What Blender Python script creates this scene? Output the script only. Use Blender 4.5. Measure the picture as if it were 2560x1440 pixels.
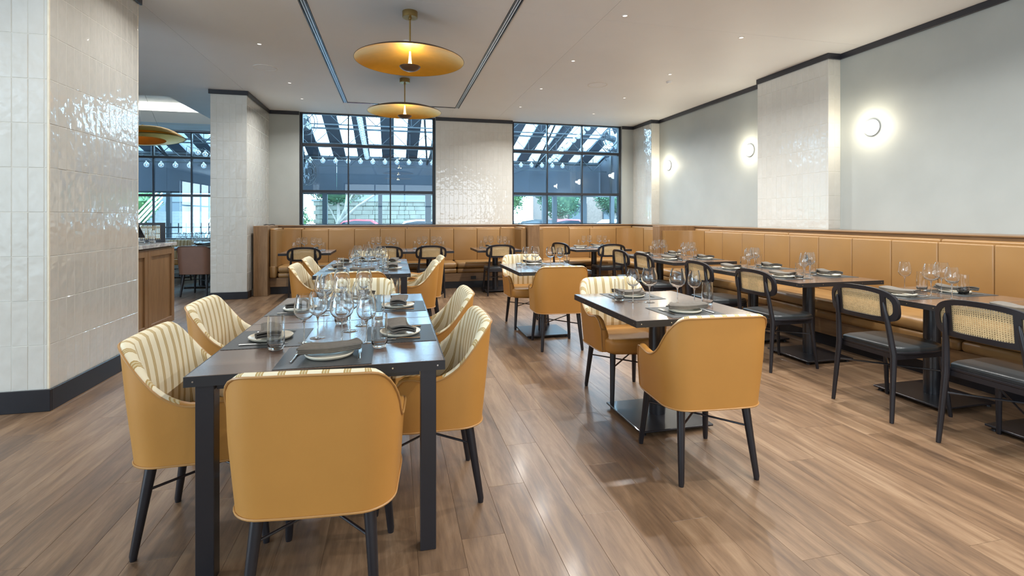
import bpy, bmesh, math, random
from mathutils import Vector, Matrix
random.seed(7)
C = bpy.context.scene.collection
SC = bpy.context.scene
PI = math.pi
for o in list(bpy.data.objects): bpy.data.objects.remove(o)

# ------------------------------------------------------------------ camera, world, exposure
FPX, YAW, YH, CH = 1240.0, math.radians(13.38), 542.0, 1.335
cam_d = bpy.data.cameras.new('camera'); cam = bpy.data.objects.new('camera', cam_d); C.objects.link(cam)
cam_d.sensor_width = 36.0; cam_d.lens = FPX / 2560 * 36.0
cam_d.shift_y = -(720 - YH) / 2560.0
cam_d.clip_start = 0.05; cam_d.clip_end = 300
cam.location = (0, 0, CH); cam.rotation_euler = (PI / 2, 0, -YAW)
SC.camera = cam
SC.view_settings.view_transform = 'Standard'; SC.view_settings.look = 'None'
SC.view_settings.gamma = 1.0; SC.view_settings.use_curve_mapping = False
SC.view_settings.exposure = 0.20
SC.cycles.use_denoising = True
SC.cycles.max_bounces = 16; SC.cycles.diffuse_bounces = 5; SC.cycles.glossy_bounces = 4
SC.cycles.transparent_max_bounces = 40; SC.cycles.transmission_bounces = 14
SC.cycles.caustics_reflective = False; SC.cycles.caustics_refractive = False
SC.cycles.sample_clamp_indirect = 6.0

SKY = 15.0
DOWNLIGHT_W = 20.0
w = bpy.data.worlds.new('world'); SC.world = w; w.use_nodes = True
bg = w.node_tree.nodes['Background']; bg.inputs[0].default_value = (0.58, 0.79, 1.0, 1); bg.inputs[1].default_value = SKY

# overcast daylight: the sky alone lights the street, no sun

def area(name, loc, size, power, col, rot=(0, 0, 0), shape='DISK', size_y=None, spread=None):
    d = bpy.data.lights.new(name, 'AREA'); d.shape = shape; d.size = size
    if size_y: d.size_y = size_y
    if spread: d.spread = spread
    d.energy = power; d.color = col
    o = bpy.data.objects.new(name, d); C.objects.link(o); o.location = loc; o.rotation_euler = rot
    return o

# added cool fill lights before the solid walls, behind the camera and far left
area('front_fill_light', (1.2, -4.08, 1.75), 7.0, 150, (0.76, 0.88, 1.0), (math.radians(-90), 0, PI), 'RECTANGLE', 2.3)
area('left_fill_light', (-9.08, -0.6, 1.75), 2.3, 620, (0.66, 0.84, 1.0), (0, math.radians(-90), 0), 'RECTANGLE', 5.6)
WARM = (1.0, 0.96, 0.90)
WARMW = (1.0, 0.985, 0.96)
DAY = (0.62, 0.80, 1.0)

# ------------------------------------------------------------------ materials
MATS = {}
def nt_new(name):
    m = bpy.data.materials.new(name); m.use_nodes = True; MATS[name] = m
    nt = m.node_tree; b = nt.nodes['Principled BSDF']
    return m, nt, b
def N(nt, typ, **kw):
    n = nt.nodes.new(typ)
    for k, v in kw.items():
        if k.startswith('in_'):
            key = k[3:]
            n.inputs[int(key) if key.isdigit() else key.replace('_', ' ')].default_value = v
        else: setattr(n, k, v)
    return n
def L(nt, a, b): nt.links.new(a, b)
def setb(b, col=None, rough=None, metal=None, coat=None, spec=None, coat_rough=None):
    if col is not None: b.inputs['Base Color'].default_value = (*col, 1)
    if rough is not None: b.inputs['Roughness'].default_value = rough
    if metal is not None: b.inputs['Metallic'].default_value = metal
    if coat is not None: b.inputs['Coat Weight'].default_value = coat
    if coat_rough is not None: b.inputs['Coat Roughness'].default_value = coat_rough
    if spec is not None: b.inputs['Specular IOR Level'].default_value = spec
def coords(nt, rand=True, scale=(1, 1, 1)):
    tc = N(nt, 'ShaderNodeTexCoord'); mp = N(nt, 'ShaderNodeMapping'); mp.inputs['Scale'].default_value = scale
    L(nt, tc.outputs['Object'], mp.inputs['Vector'])
    oi = N(nt, 'ShaderNodeObjectInfo')
    if rand:
        mu = N(nt, 'ShaderNodeMath', operation='MULTIPLY', in_1=37.0); L(nt, oi.outputs['Random'], mu.inputs[0])
        cb = N(nt, 'ShaderNodeCombineXYZ')
        for i in range(3): L(nt, mu.outputs[0], cb.inputs[i])
        L(nt, cb.outputs[0], mp.inputs['Location'])
    return mp.outputs[0], oi
def ramp(nt, fac, stops):
    r = N(nt, 'ShaderNodeValToRGB'); cr = r.color_ramp
    while len(cr.elements) < len(stops): cr.elements.new(0.5)
    for e, (p, c) in zip(cr.elements, stops): e.position = p; e.color = (*c, 1)
    L(nt, fac, r.inputs[0]); return r.outputs[0]
def bump(nt, b, h, strength=0.2, dist=0.01):
    bp = N(nt, 'ShaderNodeBump', in_Strength=strength, in_Distance=dist); L(nt, h, bp.inputs['Height']); L(nt, bp.outputs[0], b.inputs['Normal']); return bp

def plain(name, col, rough=0.5, metal=0.0, noise=0.0, nscale=8.0, coat=0.0, bmp=0.0, bscale=200.0, spec=None):
    m, nt, b = nt_new(name); setb(b, col, rough, metal, coat, spec)
    v, oi = coords(nt)
    if noise > 0:
        n = N(nt, 'ShaderNodeTexNoise', in_Scale=nscale, in_Detail=4.0); L(nt, v, n.inputs['Vector'])
        c = ramp(nt, n.outputs[0], [(0.3, tuple(x * (1 - noise) for x in col)), (0.7, tuple(min(1, x * (1 + noise)) for x in col))])
        L(nt, c, b.inputs['Base Color'])
    if bmp > 0:
        n2 = N(nt, 'ShaderNodeTexNoise', in_Scale=bscale, in_Detail=2.0); L(nt, v, n2.inputs['Vector']); bump(nt, b, n2.outputs[0], bmp, 0.002)
    return m

plaster = plain('wall_plaster', (0.385, 0.405, 0.385), 0.62, noise=0.05, nscale=2.2, bmp=0.08, bscale=6)
ceil_m = plain('ceiling_paint', (0.86, 0.90, 0.93), 0.55, noise=0.015, nscale=1.5)
grout = plain('tile_grout', (0.56, 0.55, 0.50), 0.8)
crown_m = plain('charcoal_trim', (0.025, 0.026, 0.034), 0.35, noise=0.1)
base_m = plain('baseboard_black', (0.012, 0.012, 0.016), 0.3, noise=0.1)
leather = plain('tan_leather', (0.47, 0.222, 0.048), 0.47, noise=0.05, nscale=3, bmp=0.12, bscale=420)
leather_booth = plain('banquette_leather', (0.29, 0.158, 0.055), 0.36, noise=0.05, nscale=3, bmp=0.10, bscale=320)
leather_brown = plain('brown_leather', (0.22, 0.105, 0.065), 0.42, noise=0.05, bmp=0.12, bscale=400)
piping_m = plain('piping', (0.42, 0.22, 0.07), 0.4)
piping_dark = plain('welt_dark', (0.07, 0.03, 0.012), 0.5)
blackwood = plain('black_lacquered_wood', (0.012, 0.011, 0.014), 0.38, noise=0.15)
blackmetal = plain('black_metal', (0.014, 0.014, 0.018), 0.32, metal=0.0, coat=0.3)
edge_metal = plain('table_edge_metal', (0.035, 0.034, 0.036), 0.38, metal=0.4)
steel = plain('polished_steel', (0.70, 0.69, 0.67), 0.16, metal=1.0)
alu = plain('brushed_aluminium', (0.62, 0.66, 0.72), 0.3, metal=0.9)
vinyl = plain('black_vinyl', (0.022, 0.026, 0.028), 0.36, bmp=0.06, bscale=300)
plate_m = plain('stoneware_cream', (0.80, 0.73, 0.58), 0.28, noise=0.05, nscale=30)
marble = None
brass = plain('brushed_brass', (0.42, 0.29, 0.11), 0.38, metal=0.9, noise=0.08, nscale=6)
goldleaf = plain('gold_leaf', (0.80, 0.43, 0.05), 0.36, metal=0.9, noise=0.04, nscale=14)
bronze = plain('dark_bronze', (0.16, 0.10, 0.06), 0.4, metal=0.7)
white_m = plain('white_paint', (0.78, 0.78, 0.76), 0.45)
frame_m = plain('window_frame_black', (0.013, 0.016, 0.024), 0.35)
shade_m = plain('roller_shade', (0.036, 0.043, 0.060), 0.7, noise=0.1, nscale=2)
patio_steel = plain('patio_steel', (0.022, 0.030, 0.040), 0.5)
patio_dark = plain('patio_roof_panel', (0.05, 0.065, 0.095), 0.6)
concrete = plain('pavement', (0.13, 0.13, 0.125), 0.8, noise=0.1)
asphalt = plain('asphalt', (0.075, 0.075, 0.08), 0.85, noise=0.1)
cane_m = plain('rattan_cane', (0.62, 0.46, 0.24), 0.5, noise=0.12, nscale=60)
socket_m = plain('socket_black', (0.01, 0.01, 0.012), 0.4)
bark = plain('bark', (0.20, 0.17, 0.14), 0.9, noise=0.2)
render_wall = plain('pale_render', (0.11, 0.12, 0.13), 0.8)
red_paint = plain('red_car_paint', (0.45, 0.03, 0.04), 0.25, coat=0.6)
white_paint = plain('silver_car_paint', (0.50, 0.54, 0.58), 0.22, coat=0.6)
dark_glass = plain('car_glass', (0.02, 0.03, 0.04), 0.08)
tyre = plain('tyre', (0.02, 0.02, 0.02), 0.8)

def tile_mat(name, col, col2):
    m, nt, b = nt_new(name); setb(b, col, 0.12, 0, 1.0, 0.6, 0.04); b.inputs['Coat IOR'].default_value = 1.6
    v, oi = coords(nt)
    n = N(nt, 'ShaderNodeTexNoise', in_Scale=9.0, in_Detail=3.0); L(nt, v, n.inputs['Vector'])
    mixr = N(nt, 'ShaderNodeMath', operation='MULTIPLY_ADD', in_1=0.14, in_2=0.16); L(nt, oi.outputs['Random'], mixr.inputs[0])
    ad = N(nt, 'ShaderNodeMath', operation='MULTIPLY_ADD', in_1=0.55); L(nt, n.outputs[0], ad.inputs[0]); L(nt, mixr.outputs[0], ad.inputs[2])
    L(nt, ramp(nt, ad.outputs[0], [(0.25, col2), (0.75, col)]), b.inputs['Base Color'])
    n2 = N(nt, 'ShaderNodeTexNoise', in_Scale=13.0, in_Detail=1.5); L(nt, v, n2.inputs['Vector'])
    bp = bump(nt, b, n2.outputs[0], 0.40, 0.012); L(nt, bp.outputs[0], b.inputs['Coat Normal'])
    return m
tile_m = tile_mat('glazed_tile', (0.64, 0.63, 0.585), (0.57, 0.555, 0.505))

def wood(name, cols, axis='Y', rough=0.3, coat=0.0, gscale=1.0, seed_rand=True, ring=True, bmp=0.15, tone=0.25):
    """cols = dark, mid, light"""
    m, nt, b = nt_new(name); setb(b, cols[1], rough, 0, coat, None, 0.15)
    sc = {'X': (1.5, 14, 14), 'Y': (14, 1.5, 14), 'Z': (14, 14, 1.5)}[axis]
    v, oi = coords(nt, True, tuple(s * gscale for s in sc))
    n = N(nt, 'ShaderNodeTexNoise', in_Scale=1.0, in_Detail=8.0, in_Roughness=0.62, in_Distortion=0.9); L(nt, v, n.inputs['Vector'])
    n2 = N(nt, 'ShaderNodeTexNoise', in_Scale=0.35, in_Detail=3.0, in_Distortion=0.5); L(nt, v, n2.inputs['Vector'])
    n3 = N(nt, 'ShaderNodeTexNoise', in_Scale=4.0, in_Detail=6.0, in_Roughness=0.7); L(nt, v, n3.inputs['Vector'])
    a = N(nt, 'ShaderNodeMath', operation='MULTIPLY_ADD', in_1=0.5); L(nt, n.outputs[0], a.inputs[0])
    a2 = N(nt, 'ShaderNodeMath', operation='MULTIPLY', in_1=0.28); L(nt, n2.outputs[0], a2.inputs[0]); L(nt, a2.outputs[0], a.inputs[2])
    a3 = N(nt, 'ShaderNodeMath', operation='MULTIPLY_ADD', in_1=0.22); L(nt, n3.outputs[0], a3.inputs[0]); L(nt, a.outputs[0], a3.inputs[2])
    r = N(nt, 'ShaderNodeMath', operation='MULTIPLY_ADD', in_1=tone, in_2=-tone / 2); L(nt, oi.outputs['Random'], r.inputs[0])
    ad = N(nt, 'ShaderNodeMath', operation='ADD'); L(nt, a3.outputs[0], ad.inputs[0]); L(nt, r.outputs[0], ad.inputs[1])
    L(nt, ramp(nt, ad.outputs[0], [(0.34, cols[0]), (0.5, cols[1]), (0.66, cols[2])]), b.inputs['Base Color'])
    if bmp:
        bp = bump(nt, b, a3.outputs[0], bmp, 0.003)
        if coat > .3: L(nt, bp.outputs[0], b.inputs['Coat Normal'])
    return m
floor_m = wood('floor_plank_wood', ((0.078, 0.046, 0.027), (0.180, 0.108, 0.060), (0.30, 0.20, 0.12)), 'Y', 0.38, 0.12, 1.15, tone=0.05, bmp=0.10)
table_m = wood('table_oak_dark', ((0.070, 0.040, 0.026), (0.125, 0.072, 0.046), (0.20, 0.125, 0.08)), 'X', 0.26, 0.7, 1.0, tone=0.05, bmp=0.38)
oak_v = wood('oak_veneer', ((0.16, 0.085, 0.036), (0.225, 0.125, 0.056), (0.30, 0.175, 0.085)), 'Z', 0.35, 0.1, 1.6, tone=0.05)
oak_h = wood('oak_veneer_horizontal', ((0.16, 0.085, 0.036), (0.225, 0.125, 0.056), (0.30, 0.175, 0.085)), 'X', 0.35, 0.1, 1.0, tone=0.05)
oak_hy = wood('oak_veneer_lengthwise', ((0.16, 0.085, 0.036), (0.225, 0.125, 0.056), (0.30, 0.175, 0.085)), 'Y', 0.35, 0.1, 1.0, tone=0.05)

def marble_mat():
    m, nt, b = nt_new('grey_marble'); setb(b, (0.5, 0.5, 0.5), 0.15)
    v, oi = coords(nt)
    n = N(nt, 'ShaderNodeTexNoise', in_Scale=5.0, in_Detail=8.0, in_Distortion=2.0); L(nt, v, n.inputs['Vector'])
    L(nt, ramp(nt, n.outputs[0], [(0.42, (0.45, 0.45, 0.44)), (0.5, (0.30, 0.30, 0.31)), (0.56, (0.56, 0.56, 0.55))]), b.inputs['Base Color'])
    return m
marble = marble_mat()

def stripe_mat():
    m, nt, b = nt_new('striped_fabric'); setb(b, (0.8, 0.7, 0.5), 0.8)
    uv = N(nt, 'ShaderNodeUVMap'); sp = N(nt, 'ShaderNodeSeparateXYZ'); L(nt, uv.outputs[0], sp.inputs[0])
    mu = N(nt, 'ShaderNodeMath', operation='DIVIDE', in_1=0.062); L(nt, sp.outputs[0], mu.inputs[0])
    fr = N(nt, 'ShaderNodeMath', operation='FRACT'); L(nt, mu.outputs[0], fr.inputs[0])
    r = N(nt, 'ShaderNodeValToRGB'); cr = r.color_ramp; cr.interpolation = 'CONSTANT'
    cream = (0.80, 0.73, 0.53); gold = (0.43, 0.29, 0.10); pale = (0.60, 0.50, 0.29)
    st = [(0.0, cream), (0.28, gold), (0.345, pale), (0.42, gold), (0.475, pale), (0.55, gold), (0.615, cream)]
    while len(cr.elements) < len(st): cr.elements.new(0.5)
    for e, (p, c) in zip(cr.elements, st): e.position = p; e.color = (*c, 1)
    L(nt, fr.outputs[0], r.inputs[0]); L(nt, r.outputs[0], b.inputs['Base Color'])
    v, oi = coords(nt)
    n = N(nt, 'ShaderNodeTexNoise', in_Scale=500.0); L(nt, v, n.inputs['Vector']); bump(nt, b, n.outputs[0], 0.15, 0.002)
    return m
stripe_m = stripe_mat()

def weave_mat(name, c1, c2, scale, rough):
    m, nt, b = nt_new(name); setb(b, c1, rough)
    tc = N(nt, 'ShaderNodeTexCoord')
    ck = N(nt, 'ShaderNodeTexChecker', in_Scale=scale); L(nt, tc.outputs['Object'], ck.inputs['Vector'])
    ck.inputs['Color1'].default_value = (*c1, 1); ck.inputs['Color2'].default_value = (*c2, 1)
    L(nt, ck.outputs[0], b.inputs['Base Color']); bump(nt, b, ck.outputs['Fac'], 0.5, 0.002)
    return m
mat_m = weave_mat('woven_placemat', (0.015, 0.018, 0.020), (0.060, 0.067, 0.070), 130, 0.42)
napkin_m = plain('linen_napkin', (0.135, 0.12, 0.10), 0.9, noise=0.08, nscale=60, bmp=0.25, bscale=700)

def glass_mat(name, tint=(1, 1, 1), ior=1.5, rough=0.0, boost=1.0, edge=4.5, milky=0.0):
    m = bpy.data.materials.new(name); m.use_nodes = True; MATS[name] = m; nt = m.node_tree
    for n in list(nt.nodes): nt.nodes.remove(n)
    out = N(nt, 'ShaderNodeOutputMaterial'); tr = N(nt, 'ShaderNodeBsdfTransparent'); tr.inputs[0].default_value = (*tint, 1)
    gl = N(nt, 'ShaderNodeBsdfGlossy'); gl.inputs['Roughness'].default_value = rough
    f0 = ((ior - 1) / (ior + 1)) ** 2
    lw = N(nt, 'ShaderNodeLayerWeight'); lw.inputs['Blend'].default_value = 0.5
    pw_ = N(nt, 'ShaderNodeMath', operation='POWER', in_1=edge); L(nt, lw.outputs['Facing'], pw_.inputs[0])
    mu = N(nt, 'ShaderNodeMath', operation='MULTIPLY_ADD', in_1=(1 - f0) * boost, in_2=f0 * boost, use_clamp=True); L(nt, pw_.outputs[0], mu.inputs[0])
    mx = N(nt, 'ShaderNodeMixShader'); L(nt, mu.outputs[0], mx.inputs[0]); L(nt, tr.outputs[0], mx.inputs[1]); L(nt, gl.outputs[0], mx.inputs[2])
    if milky:
        df = N(nt, 'ShaderNodeBsdfTranslucent'); df.inputs[0].default_value = (.8, .8, .8, 1)
        m2 = N(nt, 'ShaderNodeMixShader'); m2.inputs[0].default_value = milky
        L(nt, mx.outputs[0], m2.inputs[1]); L(nt, df.outputs[0], m2.inputs[2]); L(nt, m2.outputs[0], out.inputs[0]); return m
    L(nt, mx.outputs[0], out.inputs[0]); return m
winglass = glass_mat('window_glass', (0.80, 0.93, 0.97), 1.5)
wineglass_m = glass_mat('wine_glass', (0.985, 0.99, 0.995), 1.5, 0.02, 1.15, 2.3)
m_, nt__, b__ = nt_new('solid_glass'); setb(b__, (0.97, 0.98, 0.98), 0.0); b__.inputs['Transmission Weight'].default_value = 1.0; b__.inputs['IOR'].default_value = 1.5; solid_glass = m_
globe_glass = glass_mat('globe_glass', (0.85, 0.85, 0.87), 1.9, 0.12, 1.4, 1.8, 0.22)

def emis(name, col, s):
    m = bpy.data.materials.new(name); m.use_nodes = True; nt = m.node_tree; MATS[name] = m
    b = nt.nodes['Principled BSDF']; b.inputs['Base Color'].default_value = (*col, 1)
    b.inputs['Emission Color'].default_value = (*col, 1); b.inputs['Emission Strength'].default_value = s; return m
sconce_e = emis('sconce_glow', (1.0, 0.95, 0.84), 14.0)
down_e = emis('downlight_glow', (1.0, 0.95, 0.88), 1.2)
cone_e = emis('pendant_lamp_glow', (1.0, 0.72, 0.25), 5.0)
bulb_e = emis('filament_glow', (1.0, 0.85, 0.6), 1.5)

def leaf_mat(name, a, b_):
    m, nt, b = nt_new(name); setb(b, a, 0.6)
    v, oi = coords(nt); n = N(nt, 'ShaderNodeTexNoise', in_Scale=5.0, in_Detail=6.0); L(nt, v, n.inputs['Vector'])
    L(nt, ramp(nt, n.outputs[0], [(0.40, a), (0.62, b_)]), b.inputs['Base Color']); return m
leaf_a = leaf_mat('leaves_fresh', (0.035, 0.095, 0.03), (0.11, 0.19, 0.06))
leaf_b = leaf_mat('leaves_teal', (0.025, 0.08, 0.045), (0.075, 0.15, 0.075))
stone_m = plain('sandstone', (0.13, 0.12, 0.095), 0.85, noise=0.2, nscale=3)

# ------------------------------------------------------------------ mesh helpers
class B:
    def __init__(s): s.bm = bmesh.new(); s.uv = None
    def _newgeo(s, fn):
        n0 = set(s.bm.verts); fn(); return [v for v in s.bm.verts if v not in n0]
    def box(s, x0, x1, y0, y1, z0, z1, bev=0.0, seg=2, mi=0, M=None):
        r = bmesh.ops.create_cube(s.bm, size=1.0)
        vs = r['verts']
        for v in vs:
            v.co = Vector(((x0 + x1) / 2 + v.co.x * (x1 - x0), (y0 + y1) / 2 + v.co.y * (y1 - y0), (z0 + z1) / 2 + v.co.z * (z1 - z0)))
        fs = set(f for v in vs for f in v.link_faces)
        for f in fs: f.material_index = mi
        if bev > 0:
            es = list(set(e for v in vs for e in v.link_edges))
            r2 = bmesh.ops.bevel(s.bm, geom=es, offset=bev, segments=seg, affect='EDGES', profile=0.5)
            for f in r2['faces']: f.material_index = mi
            vs = list(set(v for f in r2['faces'] for v in f.verts) | set(v for v in vs if v.is_valid))
        if M is not None:
            for v in vs: v.co = M @ v.co
        return s
    def tube(s, pts, r, seg=8, closed=False, mi=0, cap=True, rs=None, squash=None):
        pts = [Vector(p) for p in pts]; n = len(pts); rings = []
        up = Vector((0, 0, 1)); prev = None
        for i, p in enumerate(pts):
            if closed: t = pts[(i + 1) % n] - pts[i - 1]
            else: t = (pts[min(i + 1, n - 1)] - pts[max(i - 1, 0)])
            t.normalize()
            if prev is None:
                a = up if abs(t.dot(up)) < 0.95 else Vector((1, 0, 0))
                u = t.cross(a).normalized()
            else:
                u = (prev - t * prev.dot(t)).normalized()
            v_ = t.cross(u); prev = u
            rr = rs[i] if rs else r
            ring = []
            for k in range(seg):
                a = 2 * PI * k / seg
                ring.append(s.bm.verts.new(p + u * rr * math.cos(a) + v_ * rr * math.sin(a) * (squash or 1)))
            rings.append(ring)
        m = n if closed else n - 1
        for i in range(m):
            A, Bq = rings[i], rings[(i + 1) % n]
            for k in range(seg):
                f = s.bm.faces.new((A[k], A[(k + 1) % seg], Bq[(k + 1) % seg], Bq[k])); f.material_index = mi
        if cap and not closed:
            f = s.bm.faces.new(rings[0][::-1]); f.material_index = mi
            f = s.bm.faces.new(rings[-1]); f.material_index = mi
        return s
    def lathe(s, prof, seg=24, c=(0, 0, 0), mi=0, capb=False, capt=False):
        rings = []
        for r, z in prof:
            if r < 1e-5: rings.append([s.bm.verts.new((c[0], c[1], c[2] + z))])
            else: rings.append([s.bm.verts.new((c[0] + r * math.cos(2 * PI * k / seg), c[1] + r * math.sin(2 * PI * k / seg), c[2] + z)) for k in range(seg)])
        for A, D in zip(rings, rings[1:]):
            for k in range(seg):
                if len(A) == 1 and len(D) == 1: continue
                if len(A) == 1: f = s.bm.faces.new((A[0], D[(k + 1) % seg], D[k]))
                elif len(D) == 1: f = s.bm.faces.new((A[k], A[(k + 1) % seg], D[0]))
                else: f = s.bm.faces.new((A[k], A[(k + 1) % seg], D[(k + 1) % seg], D[k]))
                f.material_index = mi
        if capb and len(rings[0]) > 1: s.bm.faces.new(rings[0][::-1]).material_index = mi
        if capt and len(rings[-1]) > 1: s.bm.faces.new(rings[-1]).material_index = mi
        return s
    def prism(s, poly, z0, z1, mi=0, bev=0.0, seg=2, bevtop_only=False):
        a = [s.bm.verts.new((x, y, z0)) for x, y in poly]; b = [s.bm.verts.new((x, y, z1)) for x, y in poly]
        n = len(poly); fs = [s.bm.faces.new(a[::-1]), s.bm.faces.new(b)]
        for i in range(n): fs.append(s.bm.faces.new((a[i], a[(i + 1) % n], b[(i + 1) % n], b[i])))
        for f in fs: f.material_index = mi
        if bev:
            es = set(fs[1].edges) | (set() if bevtop_only else set(fs[0].edges))
            r = bmesh.ops.bevel(s.bm, geom=list(es), offset=bev, segments=seg, affect='EDGES', profile=0.5)
            for f in r['faces']: f.material_index = mi
        return s
    def quad(s, a, b, c, d, mi=0):
        f = s.bm.faces.new([s.bm.verts.new(p) for p in (a, b, c, d)]); f.material_index = mi; return f
    def grid(s, f, nu, nv, mi=0, wrap=False, uv=None):
        V = [[s.bm.verts.new(f(i / nu, j / nv)) for j in range(nv + 1)] for i in range(nu + (0 if wrap else 1))]
        lay = None
        if uv: lay = s.bm.loops.layers.uv.get('UVMap') or s.bm.loops.layers.uv.new('UVMap')
        for i in range(nu):
            for j in range(nv):
                i2 = (i + 1) % nu if wrap else i + 1
                fc = s.bm.faces.new((V[i][j], V[i2][j], V[i2][j + 1], V[i][j + 1]))
                fc.material_index = mi(i, j) if callable(mi) else mi
                if uv:
                    for lp, (a, b) in zip(fc.loops, ((i, j), (i + 1, j), (i + 1, j + 1), (i, j + 1))): lp[lay].uv = uv(a / nu, b / nv)
        return V
    def mesh(s, name, mats, smooth=True, angle=35):
        bmesh.ops.recalc_face_normals(s.bm, faces=s.bm.faces)
        me = bpy.data.meshes.new(name); s.bm.to_mesh(me); s.bm.free()
        for m in (mats if isinstance(mats, (list, tuple)) else [mats]): me.materials.append(m)
        if smooth:
            for p in me.polygons: p.use_smooth = True
            me.set_sharp_from_angle(angle=math.radians(angle))
        return me

def put(name, me, parent=None, loc=(0, 0, 0), rot=(0, 0, 0), scale=None):
    if isinstance(me, tuple): me = me[0].mesh(name, me[1])
    o = bpy.data.objects.new(name, me); C.objects.link(o); o.location = loc; o.rotation_euler = rot
    if scale: o.scale = scale
    if parent: o.parent = parent
    return o
def tag(o, label=None, cat=None, group=None, kind=None):
    if label: o['label'] = label
    if cat: o['category'] = cat
    if group: o['group'] = group
    if kind: o['kind'] = kind
    return o
def thing(name, label, cat, loc=(0, 0, 0), rz=0.0, group=None):
    o = bpy.data.objects.new(name, None); C.objects.link(o); o.empty_display_size = 0.1
    o.location = loc; o.rotation_euler = (0, 0, rz); return tag(o, label, cat, group)
def struct(name, b, mats, parent=None, smooth=False, label=None):
    o = put(name, b.mesh(name, mats, smooth), parent)
    if not parent: o['kind'] = 'structure'
    if label: o['label'] = label
    return o
def dup(root, loc, rz, label=None, group=None):
    r = root.copy(); C.objects.link(r); r.location = loc; r.rotation_euler = (0, 0, rz)
    if label: r['label'] = label
    if group: r['group'] = group
    for ch in list(root.children):
        c = ch.copy(); C.objects.link(c); c.parent = r
        for g in ch.children:
            d = g.copy(); C.objects.link(d); d.parent = c
    return r
class Proto:
    """the first call uses the built thing itself, later ones copy it"""
    def __init__(s, root): s.root = root; s.used = False
    def at(s, loc, rz, label, group=None):
        if not s.used:
            s.used = True; r = s.root; r.location = loc; r.rotation_euler = (0, 0, rz); r['label'] = label
            if group: r['group'] = group
            return r
        return dup(s.root, loc, rz, label, group)

# ------------------------------------------------------------------ room shell
CZ = 3.38
# floor: planks along Y
fl = struct('floor', B().box(-9.2, 5.5, -4.2, 13.2, -0.12, -0.012), base_m)
pw, plen = 0.1815, 1.22
pm = B().box(-pw / 2 + .0003, pw / 2 - .0003, -plen / 2 + .0004, plen / 2 - .0004, -0.012, 0.0, 0.0007, 1).mesh('plank', [floor_m], False)
planks = []
nx0, nx1 = int(-9.0 / pw), int(5.45 / pw)
for i in range(nx0, nx1 + 1):
    off = random.random() * plen
    y = -4.2 + off - plen
    while y < 13.2:
        planks.append((i * pw, y + plen / 2)); y += plen
def inview(x, y):
    s_, c_ = math.sin(YAW), math.cos(YAW); Z = x * s_ + y * c_; X = x * c_ - y * s_
    if Z < 0.3: return None
    px = 1280 + FPX * X / Z; py = YH + FPX * CH / Z
    return px, py, Z
def pkey(p):
    best = 99
    for dy in (-.6, 0, .6):
        q = inview(p[0], p[1] + dy)
        if q and -60 < q[0] < 2620 and q[1] < 1500: best = min(best, q[2])
    return best
planks.sort(key=pkey)
for (x, y) in planks[:300]:
    put('plank', pm, fl, (x, y, 0))
b = B()
for (x, y) in planks[300:]:
    b.box(x - pw / 2 + .0006, x + pw / 2 - .0006, y - plen / 2 + .0007, y + plen / 2 - .0007, -.012, 0)
pf = struct('plank_field', b, floor_m, fl); pf['kind'] = 'stuff'

# ceiling built from board fields with thin joints and a recess over the side room
cl = struct('ceiling', B().box(-9.2, -7.6, -4.2, 13.4, CZ + .02, CZ + .1).box(-3.7, 5.6, -4.2, 10.6, CZ + .02, CZ + .1).box(-7.6, -3.7, -4.2, 9.55, CZ + .02, CZ + .1).box(-3.7, -2.3, 10.6, 13.4, CZ + .02, CZ + .1).box(-7.6, -3.7, 12.5, 13.4, CZ + .02, CZ + .1), ceil_m)
g = .003
xs = [(-9.2, -2.355), (-2.355, -0.885), (-0.805, 1.112), (1.192, 2.09), (2.09, 5.6)]
for k, (a, bb) in enumerate(xs):
    pb = B()
    if k == 0:
        segs = [(-4.2, 4.8), (4.8, 9.55)]
        for y0, y1 in segs: pb.box(a, bb - g, y0 + g, y1 - g / 2, CZ, CZ + .02)
        pb.box(-3.73, bb - g, 9.55, 13.4, CZ, CZ + .02).box(-7.6, -3.73, 12.5, 13.4, CZ, CZ + .02)
    else:
        ys = [-4.2, 4.79, 9.27, 9.33, 10.6] if k == 2 else [-4.2, 4.79, 10.6]
        prev = ys[0]
        if k == 2:
            for y0, y1 in ((-4.2, 4.79), (4.79, 9.27), (9.33, 10.6)): pb.box(a + g / 2, bb - g / 2, y0 + g / 2, y1 - g / 2, CZ, CZ + .02)
        else:
            for y0, y1 in ((-4.2, 4.79), (4.79, 10.6)): pb.box(a + g / 2, bb - g / 2, y0 + g / 2, y1 - g / 2, CZ, CZ + .02)
            if k == 1: pb.box(bb, -0.805, 9.35, 10.6, CZ, CZ + .02)
            if k == 3: pb.box(1.112, a, 9.35, 10.6, CZ, CZ + .02)
    put('ceiling_board', pb.mesh('ceiling_board', [ceil_m], False), cl)
# recess of side room
cq = CZ + .0008
rb = B().box(-7.6, -3.7, 9.5, 9.55, cq, CZ + .42).box(-7.65, -7.6, 9.5, 12.5, cq, CZ + .42).box(-3.73, -3.68, 9.5, 12.55, cq, CZ + .42).box(-7.6, -3.73, 12.5, 12.55, cq, CZ + .42).box(-7.65, -3.68, 9.5, 12.55, CZ + .42, CZ + .47)
put('ceiling_recess', rb.mesh('ceiling_recess', [ceil_m], False), cl)
put('cove_ledge', B().box(-7.6, -3.732, 12.22, 12.25, CZ, CZ + .25).box(-7.6, -3.732, 12.25, 12.498, CZ, CZ + .02).mesh('cove_ledge', [white_m], False), cl)
area('cove_light', (-5.6, 12.38, CZ + .06), 3.6, 16, (1, .93, .8), (PI, 0, 0), 'RECTANGLE', 0.12)

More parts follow.
